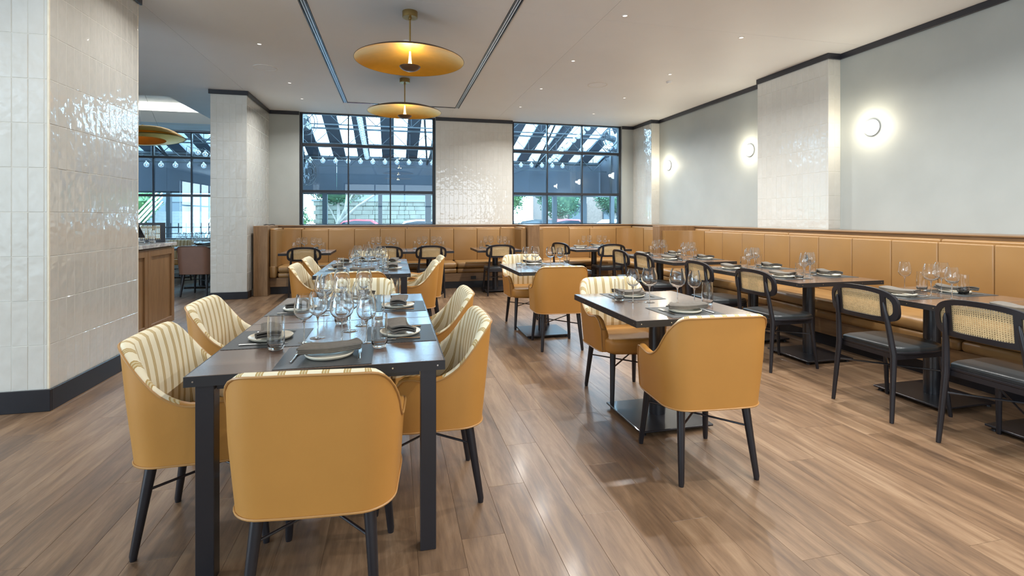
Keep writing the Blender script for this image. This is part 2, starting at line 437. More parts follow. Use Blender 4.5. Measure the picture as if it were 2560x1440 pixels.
# tracks for the folding partition recessed in the ceiling
def track(name, x0, x1, label):
    t = thing(name, label, 'ceiling track', (0, 0, 0), group='partition tracks in the ceiling')
    y0, y1 = -4.2, 9.35
    put('channel', B().box(x0 + .001, x1 - .001, y0, y1, CZ + .012, CZ + .0195).mesh('channel', [blackmetal], False), t)
    wd = x1 - x0
    for nm, a, c_, z, m in (('edge_rail', 0.002, .012, -.004, blackmetal), ('edge_rail', wd - .012, wd - .002, -.004, blackmetal), ('track_rail', .020, .034, .000, alu), ('track_rail', wd - .034, wd - .020, .000, alu)):
        put(nm, B().box(x0 + a, x0 + c_, y0, y1, CZ + z, CZ + .012, .001, 1).mesh(nm, [m], False), t)
track('ceiling_track', -0.885, -0.805, 'long recessed aluminium track in the ceiling, left of the gold pendants')
track('ceiling_track', 1.112, 1.192, 'long recessed aluminium track in the ceiling, right of the gold pendants')
tag(put('ceiling_strip', B().box(-0.805, 1.112, 9.275, 9.325, CZ - .006, CZ + .018).mesh('ceiling_strip', [blackmetal], False)), 'black crosswise strip in the ceiling joining both tracks near the windows', 'ceiling track')

# walls
def wall(name, b, m=plaster): return struct(name, b, m)
wr = wall('wall_right', B().box(5.47, 5.6, -4.2, 10.5, 0, CZ + .02))
wf = wall('wall_front', B().box(-9.2, 5.6, -4.3, -4.2, 0, CZ + .02))
wl = wall('wall_left', B().box(-9.3, -9.2, -4.2, 13.4, 0, CZ + .02))
wb = wall('wall_back', B().box(-2.9, -1.79, 10.32, 10.52, 0, CZ + .02).box(.83, 2.455, 10.30, 10.52, 0, CZ + .02).box(5.005, 5.5, 10.32, 10.52, 0, CZ + .02)
          .box(-1.79, .83, 10.32, 10.52, 0, 1.14).box(2.455, 5.005, 10.32, 10.52, 0, 1.14))
ws = wall('wall_side', B().box(-3.05, -2.9, 10.4, 13.4, 0, CZ + .02))
wbl = wall('wall_back_left', B().box(-9.2, -3.05, 13.2, 13.4, 0, .78).box(-9.2, -7.6, 13.2, 13.4, .78, CZ))

TW, TH, TG = 0.0900, 0.3015, 0.0032
TP, TPH = TW + TG, TH + TG
tile_mesh = {}
def tmesh(wd, ht):
    k = (round(wd, 4), round(ht, 4))
    if k not in tile_mesh:
        tile_mesh[k] = B().box(0, wd, -.008, 0, 0, ht, .0022, 1).mesh('tile', [tile_m], False)   # face looks to -Y
    return tile_mesh[k]
def tiles(parent, origin, rz, length, z0, z1, z_off=0.0):
    """tiles on a face that starts at origin, runs along local +X (turned by rz about Z) and looks to local -Y"""
    cs, sn = math.cos(rz), math.sin(rz)
    x = 0.0
    while x < length - .004:
        wd = min(TW, length - x)
        z = z0
        first = True
        while z < z1 - .004:
            step = (z_off if first and z_off > 0 else TH)
            ht = min(step, z1 - z)
            r = random.uniform(-.0006, .0006)
            put('tile', tmesh(wd, ht), parent, (origin[0] + x * cs + sn * r, origin[1] + x * sn - cs * r, z), (random.uniform(-.003, .003), 0, rz + random.uniform(-.004, .004)))
            z += ht + TG; first = False
        x += wd + TG
BZ, CB = 0.15, CZ - .07
def column(name, x0, x1, y0, y1, z0=0.0):
    return struct(name, B().box(x0 + .0025, x1 - .0025, y0 + .0025, y1 - .0025, z0, CZ), grout)
# near-left tiled column (side face at x=-2.31, front face at y=4.06)
c1 = column('wall_column_near', -3.4, -2.31, 4.06, 5.29)
tiles(c1, (-2.71 - 2 * TP, 4.069, 0), 0, .40 + 2 * TP - .012, BZ, CB)
tiles(c1, (-2.319, 4.064, 0), PI / 2, 1.222, BZ, CB)
put('corner_trim', B().box(-2.322, -2.3105, 4.0605, 4.072, BZ, CB, .002, 1).mesh('corner_trim', [plate_m], False), c1)
put('corner_trim', B().box(-2.322, -2.3105, 5.278, 5.2895, BZ, CB, .002, 1).mesh('corner_trim', [plate_m], False), c1)
# middle column beside the banquette
c2 = column('wall_column_middle', -2.87, -2.33, 8.86, 10.4)
tiles(c2, (-2.866, 8.869, 0), 0, .53, .12, CB)
tiles(c2, (-2.339, 8.865, 0), PI / 2, 1.45, .12, CB)
# two pilasters on the right wall
p1 = column('wall_column_right', 5.285, 5.6, 5.12, 6.365, 1.0)
tiles(p1, (5.288, 5.129, 0), 0, .18, 1.19, CB, .10)
tiles(p1, (5.294, 6.361, 0), -PI / 2, 1.236, 1.19, CB, .10)
p2 = column('wall_column_far_right', 5.285, 5.6, 9.50, 10.34, 1.0)
tiles(p2, (5.288, 9.509, 0), 0, .18, 1.19, CB, .10)
tiles(p2, (5.294, 10.315, 0), -PI / 2, .80, 1.19, CB, .10)
# tiled pier between the windows
p3 = struct('wall_pier', B().box(.838, 2.447, 10.2635, 10.31, 1.1, CZ), grout)
tiles(p3, (.835, 10.27, 0), 0, 1.615, 1.19, CB, .10)

# crown and base trims
nt_ = [0]
def trim(x0, x1, y0, y1, z0, z1, m, bev=.003, nm='trim'):
    nt_[0] += 1
    return struct('%s_%d' % (nm, nt_[0]), B().box(x0, x1, y0, y1, z0, z1, bev, 1), m)
cz0, cz1, ct = CB, CZ - .0005, .022
trim(-3.42, -2.31 + ct, 4.06 - ct, 4.06, cz0, cz1, crown_m)
trim(-2.31, -2.31 + ct, 4.06, 5.29 + ct, cz0, cz1, crown_m)
trim(-2.87 - ct, -2.33 + ct, 8.86 - ct, 8.86, cz0, cz1, crown_m)
trim(-2.33, -2.33 + ct, 8.86, 10.32, cz0, cz1, crown_m)
trim(-2.33 + ct, -1.79, 10.32 - ct, 10.32, cz0, cz1, crown_m)
trim(.83, 2.455, 10.26 - ct, 10.26, cz0, cz1, crown_m)
trim(5.005, 5.285, 10.32 - ct, 10.32, cz0, cz1, crown_m)
trim(5.285 - ct, 5.285, 9.50 - ct, 10.32 - ct, cz0, cz1, crown_m)
trim(5.285, 5.47, 9.50 - ct, 9.50, cz0, cz1, crown_m)
trim(5.47 - ct, 5.47, 6.365, 9.50 - ct, cz0, cz1, crown_m)
trim(5.285 - ct, 5.285, 5.12 - ct, 6.365, cz0, cz1, crown_m)
trim(5.285, 5.47, 5.12 - ct, 5.12, cz0, cz1, crown_m)
trim(5.47 - ct, 5.47, -4.2, 5.12 - ct, cz0, cz1, crown_m)
nt_[0] = 0
bt = .016
struct('baseboard_near_front', B().box(-3.42, -2.31 + bt, 4.06 - bt, 4.06, 0, BZ, .003, 1), base_m)
struct('baseboard_near_side', B().box(-2.31, -2.31 + bt, 4.06, 5.29 + bt, 0, BZ, .003, 1), base_m)
struct('baseboard_middle_front', B().box(-2.87, -2.33 + bt, 8.86 - bt, 8.86, 0, .115, .003, 1), base_m)
struct('baseboard_middle_side', B().box(-2.33, -2.33 + bt, 8.86, 9.066, 0, .115, .003, 1), base_m)

# windows
def window(name, x0, x1, yc, mull, z0, ztop, rails, label):
    t = bpy.data.objects.new(name, None); C.objects.link(t); t['kind'] = 'structure'; t['label'] = label
    F = .055
    def fr(nm, *a):
        return put(nm, B().box(*a, .003, 1).mesh(nm, [frame_m], False), t)
    fr('window_frame', x0, x0 + F, yc - .05, yc + .05, z0, ztop)
    fr('window_frame', x1 - F, x1, yc - .05, yc + .05, z0, ztop)
    fr('window_frame', x0 + F, x1 - F, yc - .05, yc + .05, z0, z0 + .05)
    fr('window_frame', x0 + F, x1 - F, yc - .05, yc + .05, ztop - .03, ztop)
    for z in rails: fr('transom', x0 + F, x1 - F, yc - .05, yc + .05, z - .028, z + .028)
    xs_ = [x0 + F] + list(mull) + [x1 - F]
    zs_ = [z0 + .05] + list(rails) + [ztop - .03]
    for x in mull:
        for j in range(len(zs_) - 1):
            fr('mullion', x - .013, x + .013, yc - .04, yc + .04, zs_[j] + (.028 if j else 0), zs_[j + 1] - (.028 if j < len(zs_) - 2 else 0))
    for i in range(len(xs_) - 1):
        for j in range(len(zs_) - 1):
            put('pane', B().box(xs_[i] + (.014 if i else 0), xs_[i + 1] - (.014 if i < len(xs_) - 2 else 0), yc - .003, yc + .003, zs_[j] + (.028 if j else 0), zs_[j + 1] - (.028 if j < len(zs_) - 2 else 0)).mesh('pane', [winglass], False), t)
window('window_1', -1.79, .83, 10.42, (-.887, -.072), 1.14, CZ + .01, (1.835, 2.75), 'large black framed window in three columns, left of the tiled pier')
window('window_2', 2.455, 5.005, 10.42, (3.267, 4.078), 1.14, CZ + .01, (1.835, 2.75), 'large black framed window in three columns, right of the tiled pier')
window('window_3', -7.6, -3.05, 13.3, (-6.98, -6.24, -5.50, -4.70, -3.9), .78, CZ - .02, (1.84, 2.74), 'tall window wall of the side room seen past the near column')
def fill_light_frame(name, along, a0, a1, w_, label):  # added bars in front of a fill light; the wall has no opening
    t = bpy.data.objects.new(name, None); C.objects.link(t); t['kind'] = 'structure'; t['label'] = label
    n = 5
    for k in range(n + 1):
        p = a0 + (a1 - a0) * k / n
        bx = (p - .03, p + .03, w_, w_ + .05) if along == 'x' else (w_, w_ + .05, p - .03, p + .03)
        put('mullion', B().box(*bx, .55, 2.95).mesh('mullion', [frame_m], False), t)
    for z in (.55, 1.84, 2.92):
        bx = (a0, a1, w_, w_ + .05) if along == 'x' else (w_, w_ + .05, a0, a1)
        put('transom', B().box(*bx, z - .03, z + .03).mesh('transom', [frame_m], False), t)
fill_light_frame('window_4', 'x', -2.3, 4.7, -4.06, 'added window bars around the fill light behind the camera')
fill_light_frame('window_5', 'y', -3.4, 2.2, -9.06, 'added window bars around the fill light on the far left wall')
struct('window_sill_left', B().box(-7.6, -3.05, 13.1, 13.2, .74, .80, .004, 1), white_m)

# ------------------------------------------------------------------ banquettes
LZ = 1.175
def banq(name, label): return thing(name, label, 'banquette')
def cushion(t, nm, *a, bev=.014): return put(nm, B().box(*a, bev, 3).mesh(nm, [leather_booth], True, 40), t)
def seat_run_x(t, x0, x1, yf, yb, splits=(), end=False):
    xs_ = [x0] + list(splits) + [x1]
    for a, c_ in zip(xs_, xs_[1:]):
        put('seat_cushion', B().box(a + .002, c_ - .002, yf, yb, .375, .485, .04, 4).mesh('seat_cushion', [leather_booth], True, 40), t)
        put('seat_border', B().box(a + .002, c_ - .002, yf + .012, yb, .285, .373, .03, 3).mesh('seat_border', [leather_booth], True, 40), t)
YF = 9.20
# ---- back banquette (left of the dividing post)
t = banq('banquette', 'long tan channelled banquette under the left window, between two oak end panels')
put('end_panel', B().box(-2.29, -2.07, 9.07, 10.30, 0, LZ + .005, .003, 1).mesh('end_panel', [oak_v], False), t)
put('ledge', B().box(-2.07, 2.47, 9.86, 10.262, 1.161, LZ, .003, 1).box(-2.07, .83, 10.262, 10.315, 1.161, LZ).mesh('ledge', [oak_h], False), t)
put('backing_board', B().box(-2.07, 2.47, 9.88, 9.92, .3, 1.161).mesh('backing_board', [oak_h], False), t)
for a, c_ in ((-1.98, -1.62), (-1.617, .245), (.248, 2.10), (2.103, 2.40)):
    put('head_roll', B().box(a, c_, 9.83, 9.895, 1.085, 1.128, .02, 3).mesh('head_roll', [leather_booth], True, 40), t)
BX = [-1.652, -1.185, -.722, -.255, .21, .68, 1.14, 1.605, 2.07]
for a, c_ in zip(BX, BX[1:]):
    cushion(t, 'back_cushion', a + .001, c_ - .001, 9.755, 9.88, .48, 1.10)
def corner_poly(x_out, x_in, y_back, y_front, y_end, r, left=True, n=7):
    """plan of a cushion that turns a corner: back run along X at y_front..y_back and side run along Y at x_in..x_out"""
    sx = 1 if left else -1
    pts = [(x_out, y_back), (x_out, y_end), (x_in, y_end)]
    cx, cy = x_in + sx * r, y_front - r
    for k in range(n + 1):
        a = PI - k / n * PI / 2 if left else k / n * PI / 2
        pts.append((cx + r * math.cos(a), cy + r * math.sin(a)))
    return pts
pl = corner_poly(-2.05, -1.95, 9.88, 9.755, 9.17, .22) + [(-1.656, 9.755), (-1.656, 9.88)]
put('corner_cushion', B().prism(pl, .48, 1.10).mesh('corner_cushion', [leather_booth], True, 30), t)
put('head_roll', B().box(-2.065, -1.985, 9.20, 9.85, 1.085, 1.135, .02, 3).mesh('head_roll', [leather_booth], True, 40), t)
put('side_pad', B().box(-2.065, -1.955, 9.16, 9.80, .285, .50, .03, 3).mesh('side_pad', [leather_booth], True, 40), t)
pl = corner_poly(2.455, 2.36, 9.88, 9.755, 9.17, .12, False) + [(2.074, 9.755), (2.074, 9.88)]
put('corner_cushion', B().prism(pl, .48, 1.10).mesh('corner_cushion', [leather_booth], True, 30), t)
put('head_roll', B().box(2.40, 2.466, 9.20, 9.85, 1.085, 1.135, .02, 3).mesh('head_roll', [leather_booth], True, 40), t)
seat_run_x(t, -1.95, 2.455, YF, 9.80, (-.25, 1.14))
put('base_panel', B().box(-2.07, 2.47, YF + .03, YF + .06, .13, .285, .002, 1).mesh('base_panel', [oak_h], False), t)
put('plinth', B().box(-2.07, 2.47, YF + .10, YF + .13, 0, .13).mesh('plinth', [base_m], False), t)
put('socket', B().box(1.40, 1.50, YF + .022, YF + .03, .165, .225, .003, 1).mesh('socket', [socket_m], False), t)
# ---- corner banquette
t = banq('banquette', 'tan corner banquette under the right window, between the post and the long side bench')
put('dividing_post', B().box(2.47, 2.70, 9.07, 10.262, 0, LZ + .004, .003, 1).mesh('dividing_post', [oak_v], False), t)
put('ledge', B().box(2.70, 5.28, 9.86, 10.315, 1.161, LZ, .003, 1).box(5.0, 5.28, 7.78, 9.86, 1.161, LZ).box(5.28, 5.465, 7.78, 9.495, 1.161, LZ).mesh('ledge', [oak_h], False), t)
put('backing_board', B().box(2.70, 5.06, 9.88, 9.92, .3, 1.161).box(5.06, 5.10, 7.78, 9.92, .3, 1.161).mesh('backing_board', [oak_h], False), t)
for a, c_ in ((2.765, 3.55), (3.553, 4.1), (4.103, 5.0)):
    put('head_roll', B().box(a, c_, 9.83, 9.895, 1.085, 1.128, .02, 3).mesh('head_roll', [leather_booth], True, 40), t)
put('head_roll', B().box(5.0, 5.07, 7.79, 9.84, 1.085, 1.135, .02, 3).mesh('head_roll', [leather_booth], True, 40), t)
pl = corner_poly(2.71, 2.80, 9.88, 9.755, 9.17, .14) + [(3.54, 9.755), (3.54, 9.88)]
put('corner_cushion', B().prism(pl, .48, 1.10).mesh('corner_cushion', [leather_booth], True, 30), t)
for a, c_ in ((3.545, 4.0), (4.005, 4.60)): cushion(t, 'back_cushion', a + .001, c_ - .001, 9.755, 9.88, .48, 1.10)
pl = corner_poly(5.06, 4.93, 9.88, 9.755, 9.20, .25, False) + [(4.605, 9.755), (4.605, 9.88)]
put('corner_cushion', B().prism(pl, .48, 1.10).mesh('corner_cushion', [leather_booth], True, 30), t)
for a, c_ in ((7.82, 8.27), (8.275, 8.73), (8.735, 9.19)): cushion(t, 'back_cushion', 4.93, 5.06, a, c_ - .006, .48, 1.10)
seat_run_x(t, 2.715, 4.93, YF, 9.80, (4.0,))
put('seat_cushion', B().box(4.35, 4.95, 7.80, 9.195, .375, .485, .04, 4).mesh('seat_cushion', [leather_booth], True, 40), t)
put('seat_border', B().box(4.362, 4.95, 7.80, 9.21, .285, .373, .03, 3).mesh('seat_border', [leather_booth], True, 40), t)
put('base_panel', B().box(2.70, 4.40, YF + .03, YF + .06, .13, .285).box(4.38, 4.41, 7.80, YF + .05, .13, .285).mesh('base_panel', [oak_h], False), t)
put('plinth', B().box(2.70, 4.45, YF + .10, YF + .13, 0, .13).box(4.45, 4.48, 7.80, YF + .12, 0, .13).mesh('plinth', [base_m], False), t)
# ---- right hand long bench
t = banq('banquette', 'long tan channelled bench along the whole right wall')
put('dividing_post', B().box(4.35, 5.465, 7.56, 7.78, 0, LZ + .004, .003, 1).mesh('dividing_post', [oak_v], False), t)
YN = -1.5
put('ledge', B().box(5.012, 5.28, YN, 7.56, 1.161, LZ, .003, 1).box(5.28, 5.465, YN, 5.115, 1.161, LZ).box(5.28, 5.465, 6.37, 7.56, 1.161, LZ).mesh('ledge', [oak_hy], False), t)
put('backing_board', B().box(5.03, 5.08, YN, 7.56, .3, 1.161).mesh('backing_board', [oak_hy], False), t)
for a, c_ in ((5.45, 7.10), (3.60, 5.447), (1.75, 3.597), (YN, 1.747), (7.103, 7.5)):
    put('head_roll', B().box(4.985, 5.04, a, c_, 1.085, 1.128, .02, 3).mesh('head_roll', [leather_booth], True, 40), t)
RY = [6.66 - .443 * k for k in range(18)]
for a, c_ in zip(RY[1:], RY): cushion(t, 'back_cushion', 4.90, 5.04, a + .001, c_ - .001, .48, 1.10)
pl = [(5.04, 7.555), (4.40, 7.555), (4.40, 7.46), (4.65, 7.46)] + [(4.65 + .25 * math.sin(k / 7 * PI / 2), 7.21 + .25 * math.cos(k / 7 * PI / 2)) for k in range(8)] + [(4.90, 7.118), (5.04, 7.118)]
put('corner_cushion', B().prism(pl, .48, 1.10).mesh('corner_cushion', [leather_booth], True, 30), t)
cushion(t, 'back_cushion', 4.90, 5.04, 6.663, 7.112, .48, 1.10)
for a, c_ in ((YN, .9), (.9, 2.95), (2.95, 5.0), (5.0, 7.46)):
    put('seat_cushion', B().box(4.27, 4.95, a + .002, c_ - .002, .375, .485, .04, 4).mesh('seat_cushion', [leather_booth], True, 40), t)
    put('seat_border', B().box(4.282, 4.95, a + .002, c_ - .002, .285, .373, .03, 3).mesh('seat_border', [leather_booth], True, 40), t)
put('base_panel', B().box(4.31, 4.34, YN, 7.55, .13, .285, .002, 1).mesh('base_panel', [oak_hy], False), t)
put('plinth', B().box(4.38, 4.41, YN, 7.55, 0, .13).mesh('plinth', [base_m], False), t)
for y in (4.42, 2.0): put('socket', B().box(4.302, 4.31, y - .05, y + .05, .165, .225, .003, 1).mesh('socket', [socket_m], False), t)

# ------------------------------------------------------------------ tables
def table_top_parts(t, w_, d_, z=.76, axis='X', halves=1, screws=True, grain=None):
    th = .036
    n = halves
    seg = d_ / n
    for k in range(n):
        y0 = -d_ / 2 + k * seg
        put('tabletop', B().box(-w_ / 2 + .004, w_ / 2 - .004, y0 + .0035, y0 + seg - .0035, z - th, z, .0015, 1).mesh('tabletop', [table_m], False), t)
        e = B()
        e.box(-w_ / 2, -w_ / 2 + .004, y0 + .001, y0 + seg - .001, z - th - .002, z - .0008)
        e.box(w_ / 2 - .004, w_ / 2, y0 + .001, y0 + seg - .001, z - th - .002, z - .0008)
        e.box(-w_ / 2 + .004, w_ / 2 - .004, y0 + .001, y0 + .0035, z - th - .002, z - .0008)
        e.box(-w_ / 2 + .004, w_ / 2 - .004, y0 + seg - .0035, y0 + seg - .001, z - th - .002, z - .0008)
        put('edge_band', e.mesh('edge_band', [edge_metal], False), t)
    if screws:
        sb = B()
        def scr(x, y, ax):
            q = .0034
            if ax == 'y-': sb.tube([(x, y, z - .019), (x, y - .002, z - .019)], q, 8)
            if ax == 'y+': sb.tube([(x, y, z - .019), (x, y + .002, z - .019)], q, 8)
            if ax == 'x-': sb.tube([(x, y, z - .019), (x - .002, y, z - .019)], q, 8)
            if ax == 'x+': sb.tube([(x, y, z - .019), (x + .002, y, z - .019)], q, 8)
        m_ = max(2, round((w_ - .06) / .19))
        for i in range(m_ + 1):
            x = -w_ / 2 + .03 + (w_ - .06) * i / m_; scr(x, -d_ / 2 + .001, 'y-'); scr(x, d_ / 2 - .001, 'y+')
        m_ = max(2, round((d_ - .06) / .19))
        for i in range(m_ + 1):
            y = -d_ / 2 + .03 + (d_ - .06) * i / m_; scr(-w_ / 2, y, 'x-'); scr(w_ / 2, y, 'x+')
        so = put('screw_heads', sb.mesh('screw_heads', [steel]), t); so['kind'] = 'stuff'
def pedestal(t, w_=.52, d_=.52, z=.76, oy=0.0):
    put('base_plate', B().box(-w_ / 2, w_ / 2, oy - d_ / 2, oy + d_ / 2, .022, .036, .003, 1).mesh('base_plate', [blackmetal], False), t)
    put('pedestal_column', B().lathe([(.052, .036), (.052, z - .055), (.10, z - .055), (.10, z - .0385)], 28, (0, oy, 0), capb=True, capt=True).mesh('pedestal_column', [blackmetal]), t)
    fm = B().lathe([(.018, 0), (.018, .010), (.006, .012), (.006, .022)], 12, capb=True, capt=True).mesh('foot', [blackmetal])
    for sx in (-1, 1):
        for sy in (-1, 1): put('foot', fm, t, (sx * (w_ / 2 - .035), oy + sy * (d_ / 2 - .035), 0))
def long_table(x0, x1, y0, y1, label):
    w_, d_ = x1 - x0, y1 - y0
    t = thing('long_table', label, 'table', ((x0 + x1) / 2, (y0 + y1) / 2, 0))
    table_top_parts(t, w_, d_, halves=2)
    lm = B().box(-.031, .031, -.031, .031, .0, .722, .002, 1).mesh('leg', [blackmetal], False)
    for sx in (-1, 1):
        for sy in (-1, 1): put('leg', lm, t, (sx * (w_ / 2 - .066), sy * (d_ / 2 - .04), 0))
    put('frame_rail', B().box(-w_ / 2 + .1, w_ / 2 - .1, -d_ / 2 + .03, -d_ / 2 + .05, .70, .722).box(-w_ / 2 + .1, w_ / 2 - .1, d_ / 2 - .05, d_ / 2 - .03, .70, .722).mesh('frame_rail', [blackmetal], False), t)
    return t
long_table(-.735, .20, 2.0, 3.78, 'long dark oak table with black legs, nearest the camera')
long_table(-.775, .165, 5.14, 6.92, 'long dark oak table with black legs, behind the nearest long table')
def small_table(cx, cy, w_, d_, label, rz=0, pw_=.5, group=None, screws=True, pd_=None):
    t = thing('dining_table', label, 'table', (cx, cy, 0), rz, group)
    table_top_parts(t, w_, d_, screws=screws); pedestal(t, pw_, pd_ or pw_)
    return t
small_table(1.70, 2.985, .80, .97, 'small dark wood pedestal table in the middle aisle, nearest of its row', pw_=.50, pd_=.50)
small_table(1.66, 5.46, .80, .98, 'small dark wood pedestal table in the middle aisle, farther of its row', pw_=.50)
RT = [(1.335, 'first'), (2.845, 'second')]
right_tables = [(2.10, 'two-seat table at the right edge of the picture'), (2.845, 'nearest fully visible table by the right bench'),
                (3.965, 'front half of the middle table pair by the right bench'), (4.72, 'rear half of the middle table pair by the right bench'),
                (5.945, 'front half of the farthest table pair by the right bench'), (6.70, 'rear half of the farthest table pair by the right bench')]
for cy, ph in right_tables:
    small_table(3.865, cy, .91, .745, 'dark wood pedestal table, ' + ph.replace(' by the right bench', '') + ' by the right bench' if 'right bench' in ph else 'dark wood pedestal table, ' + ph, pw_=.50)
back_tables = [(-1.376, 'left'), (-.18, 'second'), (.60, 'third'), (1.78, 'fourth')]
for (cx, nm), ph in zip(back_tables, ('leftmost, beside the oak end panel', 'second from the left', 'third from the left', 'rightmost, near the dividing post')):
    small_table(cx, 8.80, .775, .86, 'dark wood table at the back banquette, ' + ph, pw_=.45, screws=False)
small_table(3.60, 8.58, 1.05, .95, 'wide dark wood table at the corner banquette', pw_=.55, screws=False)

# ------------------------------------------------------------------ armchairs
RIM = [(0, .852), (.185, .850), (.215, .842), (.245, .818), (.275, .776), (.305, .726), (.335, .680), (.37, .646), (.41, .622), (.455, .610), (.51, .618), (.555, .628), (.585, .620), (.605, .594), (.622, .545)]
def rimz(s):
    s = abs(s)
    for (a, za), (c_, zc) in zip(RIM, RIM[1:]):
        if s <= c_:
            k = (s - a) / (c_ - a); k = k * k * (3 - 2 * k) if a in (0,) else k
            return za + (zc - za) * k
    return RIM[-1][1]
def rims(s):   # smoothed
    return sum(rimz(s + d) for d in (-.016, -.008, 0, .008, .016)) / 5 if abs(s) < .57 else rimz(s)
HA, HR, HL = .155, .105, .302
STOT = HA + HR * PI / 2 + HL
def plan(s, z, inset=0.0):
    """point of the shell's plan path at arc length s (0 = back centre) and height z"""
    sg = 1 if s >= 0 else -1; a = abs(s)
    k = (z - .375) / .475
    if a <= HA: x, y, nx, ny = a, -.245, 0, -1
    elif a <= HA + HR * PI / 2:
        th = (a - HA) / HR; x = HA + HR * math.sin(th); y = -.245 + HR - HR * math.cos(th); nx, ny = math.sin(th), -math.cos(th)
    else:
        x = HA + HR; y = -.245 + HR + (a - HA - HR * PI / 2); nx, ny = 1, 0
    lean = .045 * max(0, k) * max(0, min(1, (0.10 - y) / .30))
    bow = -.012 * math.cos(min(1, a / .3) * PI / 2)
    flare = .055 * min(k, .55) - .03 * max(0, k - .55)
    x2 = x * (1 + .12 * min(k, .5)) if True else x
    y2 = y - lean + bow
    if y > .06: x2 -= (y - .06) ** 2 * 1.6
    x2 -= nx * inset; y2 -= ny * inset
    return Vector((sg * x2, y2, z))
def armchair(label, outer=leather, inner=stripe_m, pipe=piping_m):
    t = thing('armchair', label, 'chair')
    nS = 48
    zb = .375
    TH_ = .036
    # outer shell
    ob = B()
    def fo(u, v):
        s = (u * 2 - 1) * STOT; zt = rims(s) - .012
        z = zb + (zt - zb) * v
        return plan(s, z)
    ob.grid(fo, nS, 7, 0)
    def fbot(u, v):
        s = (u * 2 - 1) * STOT; return plan(s, zb, .045 * v)
    ob.grid(fbot, nS, 1, 0)
    for sg in (-1, 1):   # arm fronts
        def fe(u, v):
            z = zb + (rims(STOT) - .012 - zb) * v
            k = min(1, max(0, (rims(STOT) - .012 - z) / max(.02, rims(STOT) - .012 - .43)))
            th_ = (TH_ + .016 * math.sin(PI * min(1, k * .9 + .05)) ** .7) * u
            p = plan(sg * STOT, z, th_); p.y += .010 * math.sin(PI * u); return p
        ob.grid(fe, 4, 6, 0)
        ob.grid(lambda u, v: plan(sg * STOT, rims(STOT) - .012 + .013 * math.sin(PI * u) * v, TH_ * u * (1 + .12 * (1 - v))), 6, 1, 0)
    put('outer_shell', ob.mesh('outer_shell', [outer], True, 50), t)
    # inner upholstery with rounded rim
    ib = B()
    def fi(u, v):
        s = (u * 2 - 1) * STOT; zt = rims(s)
        if v < .28:
            a = v / .28 * PI
            return plan(s, zt - .012 + .013 * math.sin(a), TH_ / 2 - TH_ / 2 * math.cos(a))
        k = (v - .28) / .72; z = zt - .012 + (.43 - zt + .012) * k
        return plan(s, z, TH_ + (.030 if abs(s) < .3 else .016) * math.sin(PI * min(1, k * .9 + .05)) ** .7)
    def stripe_uv(u, v):
        s = (u * 2 - 1) * STOT; a = abs(s); sg = 1 if s >= 0 else -1
        q = max(0, min(1, (a - .22) / .22)); q = q * q * (3 - 2 * q)
        z = fi(u, v).z
        return (sg * (min(a, .26) + .25 * max(0, a - .26) + q * (z - .43) * .75) + 1.026, v)
    ib.grid(fi, nS, 14, lambda i, j: 1 if (j < 4 and abs((i + .5) / nS * 2 - 1) * STOT > .42) else 0, uv=stripe_uv)
    put('inner_upholstery', ib.mesh('inner_upholstery', [inner, outer], True, 60), t)
    pp = [plan((i / 60 * 2 - 1) * STOT, rims((i / 60 * 2 - 1) * STOT) - .010, -.002) for i in range(61)]
    lo = [plan((i / 60 * 2 - 1) * STOT, zb, -.002) for i in range(61)]
    path = lo[::-1] + [lo[0] + (pp[0] - lo[0]) * .5] + pp + [pp[-1] + (lo[-1] - pp[-1]) * .5]
    put('piping', B().tube(path, .0042, 6, closed=True).mesh('piping', [pipe]), t)
    # seat
    sp = [(-.13, -.225), (.13, -.225), (.185, -.18), (.215, -.10), (.222, .05), (.232, .20), (.205, .255), (.12, .275), (0, .28), (-.12, .275), (-.205, .255), (-.232, .20), (-.222, .05), (-.215, -.10), (-.185, -.18)]
    put('seat_cushion', B().prism(sp, .372, .478, 0, .032, 4).mesh('seat_cushion', [outer], True, 50), t)
    for sx, sy in ((-1, -1), (1, -1), (-1, 1), (1, 1)):
        yt = -.185 if sy < 0 else .19
        yb_ = -.24 if sy < 0 else .235
        lg = B().tube([(sx * .178, yt, .374), (sx * .205, yb_, .018), (sx * .2055, yb_, .0)], 0, 14, rs=[.0215, .0145, .012])
        put('leg', lg.mesh('leg', [blackwood]), t)
    put('stretcher', B().tube([(-.186, -.20, .27), (.184, .203, .27)], .0055, 8).tube([(.186, -.20, .258), (-.184, .203, .258)], .0055, 8).mesh('stretcher', [blackmetal]), t)
    return t
AC = Proto(armchair('tan leather armchair with striped inside'))
G1, G2, G3, G4 = 'armchairs around the near long table', 'armchairs around the far long table', 'armchairs at the near aisle table', 'armchairs at the far aisle table'
PIh = PI / 2
AC.at((-.240, 1.95, 0), math.radians(-5.5), 'plain tan leather armchair seen from behind at the near end of the nearest long table', G1)
AC.at((-.745, 2.42, 0), -PIh, 'striped and tan armchair on the left of the nearest long table, front one', G1)
AC.at((-.82, 3.25, 0), -PIh, 'striped and tan armchair on the left of the nearest long table, rear one', G1)
AC.at((.155, 2.50, 0), PIh, 'striped and tan armchair on the right of the nearest long table, front one', G1)
AC.at((.205, 3.34, 0), PIh, 'striped and tan armchair on the right of the nearest long table, rear one', G1)
AC.at((-.26, 3.80, 0), PI, 'striped armchair facing the camera at the far end of the nearest long table', G1)
AC.at((-.33, 4.87, 0), 0, 'tan armchair seen from behind at the near end of the far long table', G2)
AC.at((-.72, 5.46, 0), -PIh, 'striped armchair on the left of the far long table, front one', G2)
AC.at((-.74, 6.33, 0), -PIh, 'striped armchair on the left of the far long table, rear one', G2)
AC.at((.175, 5.52, 0), PIh, 'striped armchair on the right of the far long table, front one', G2)
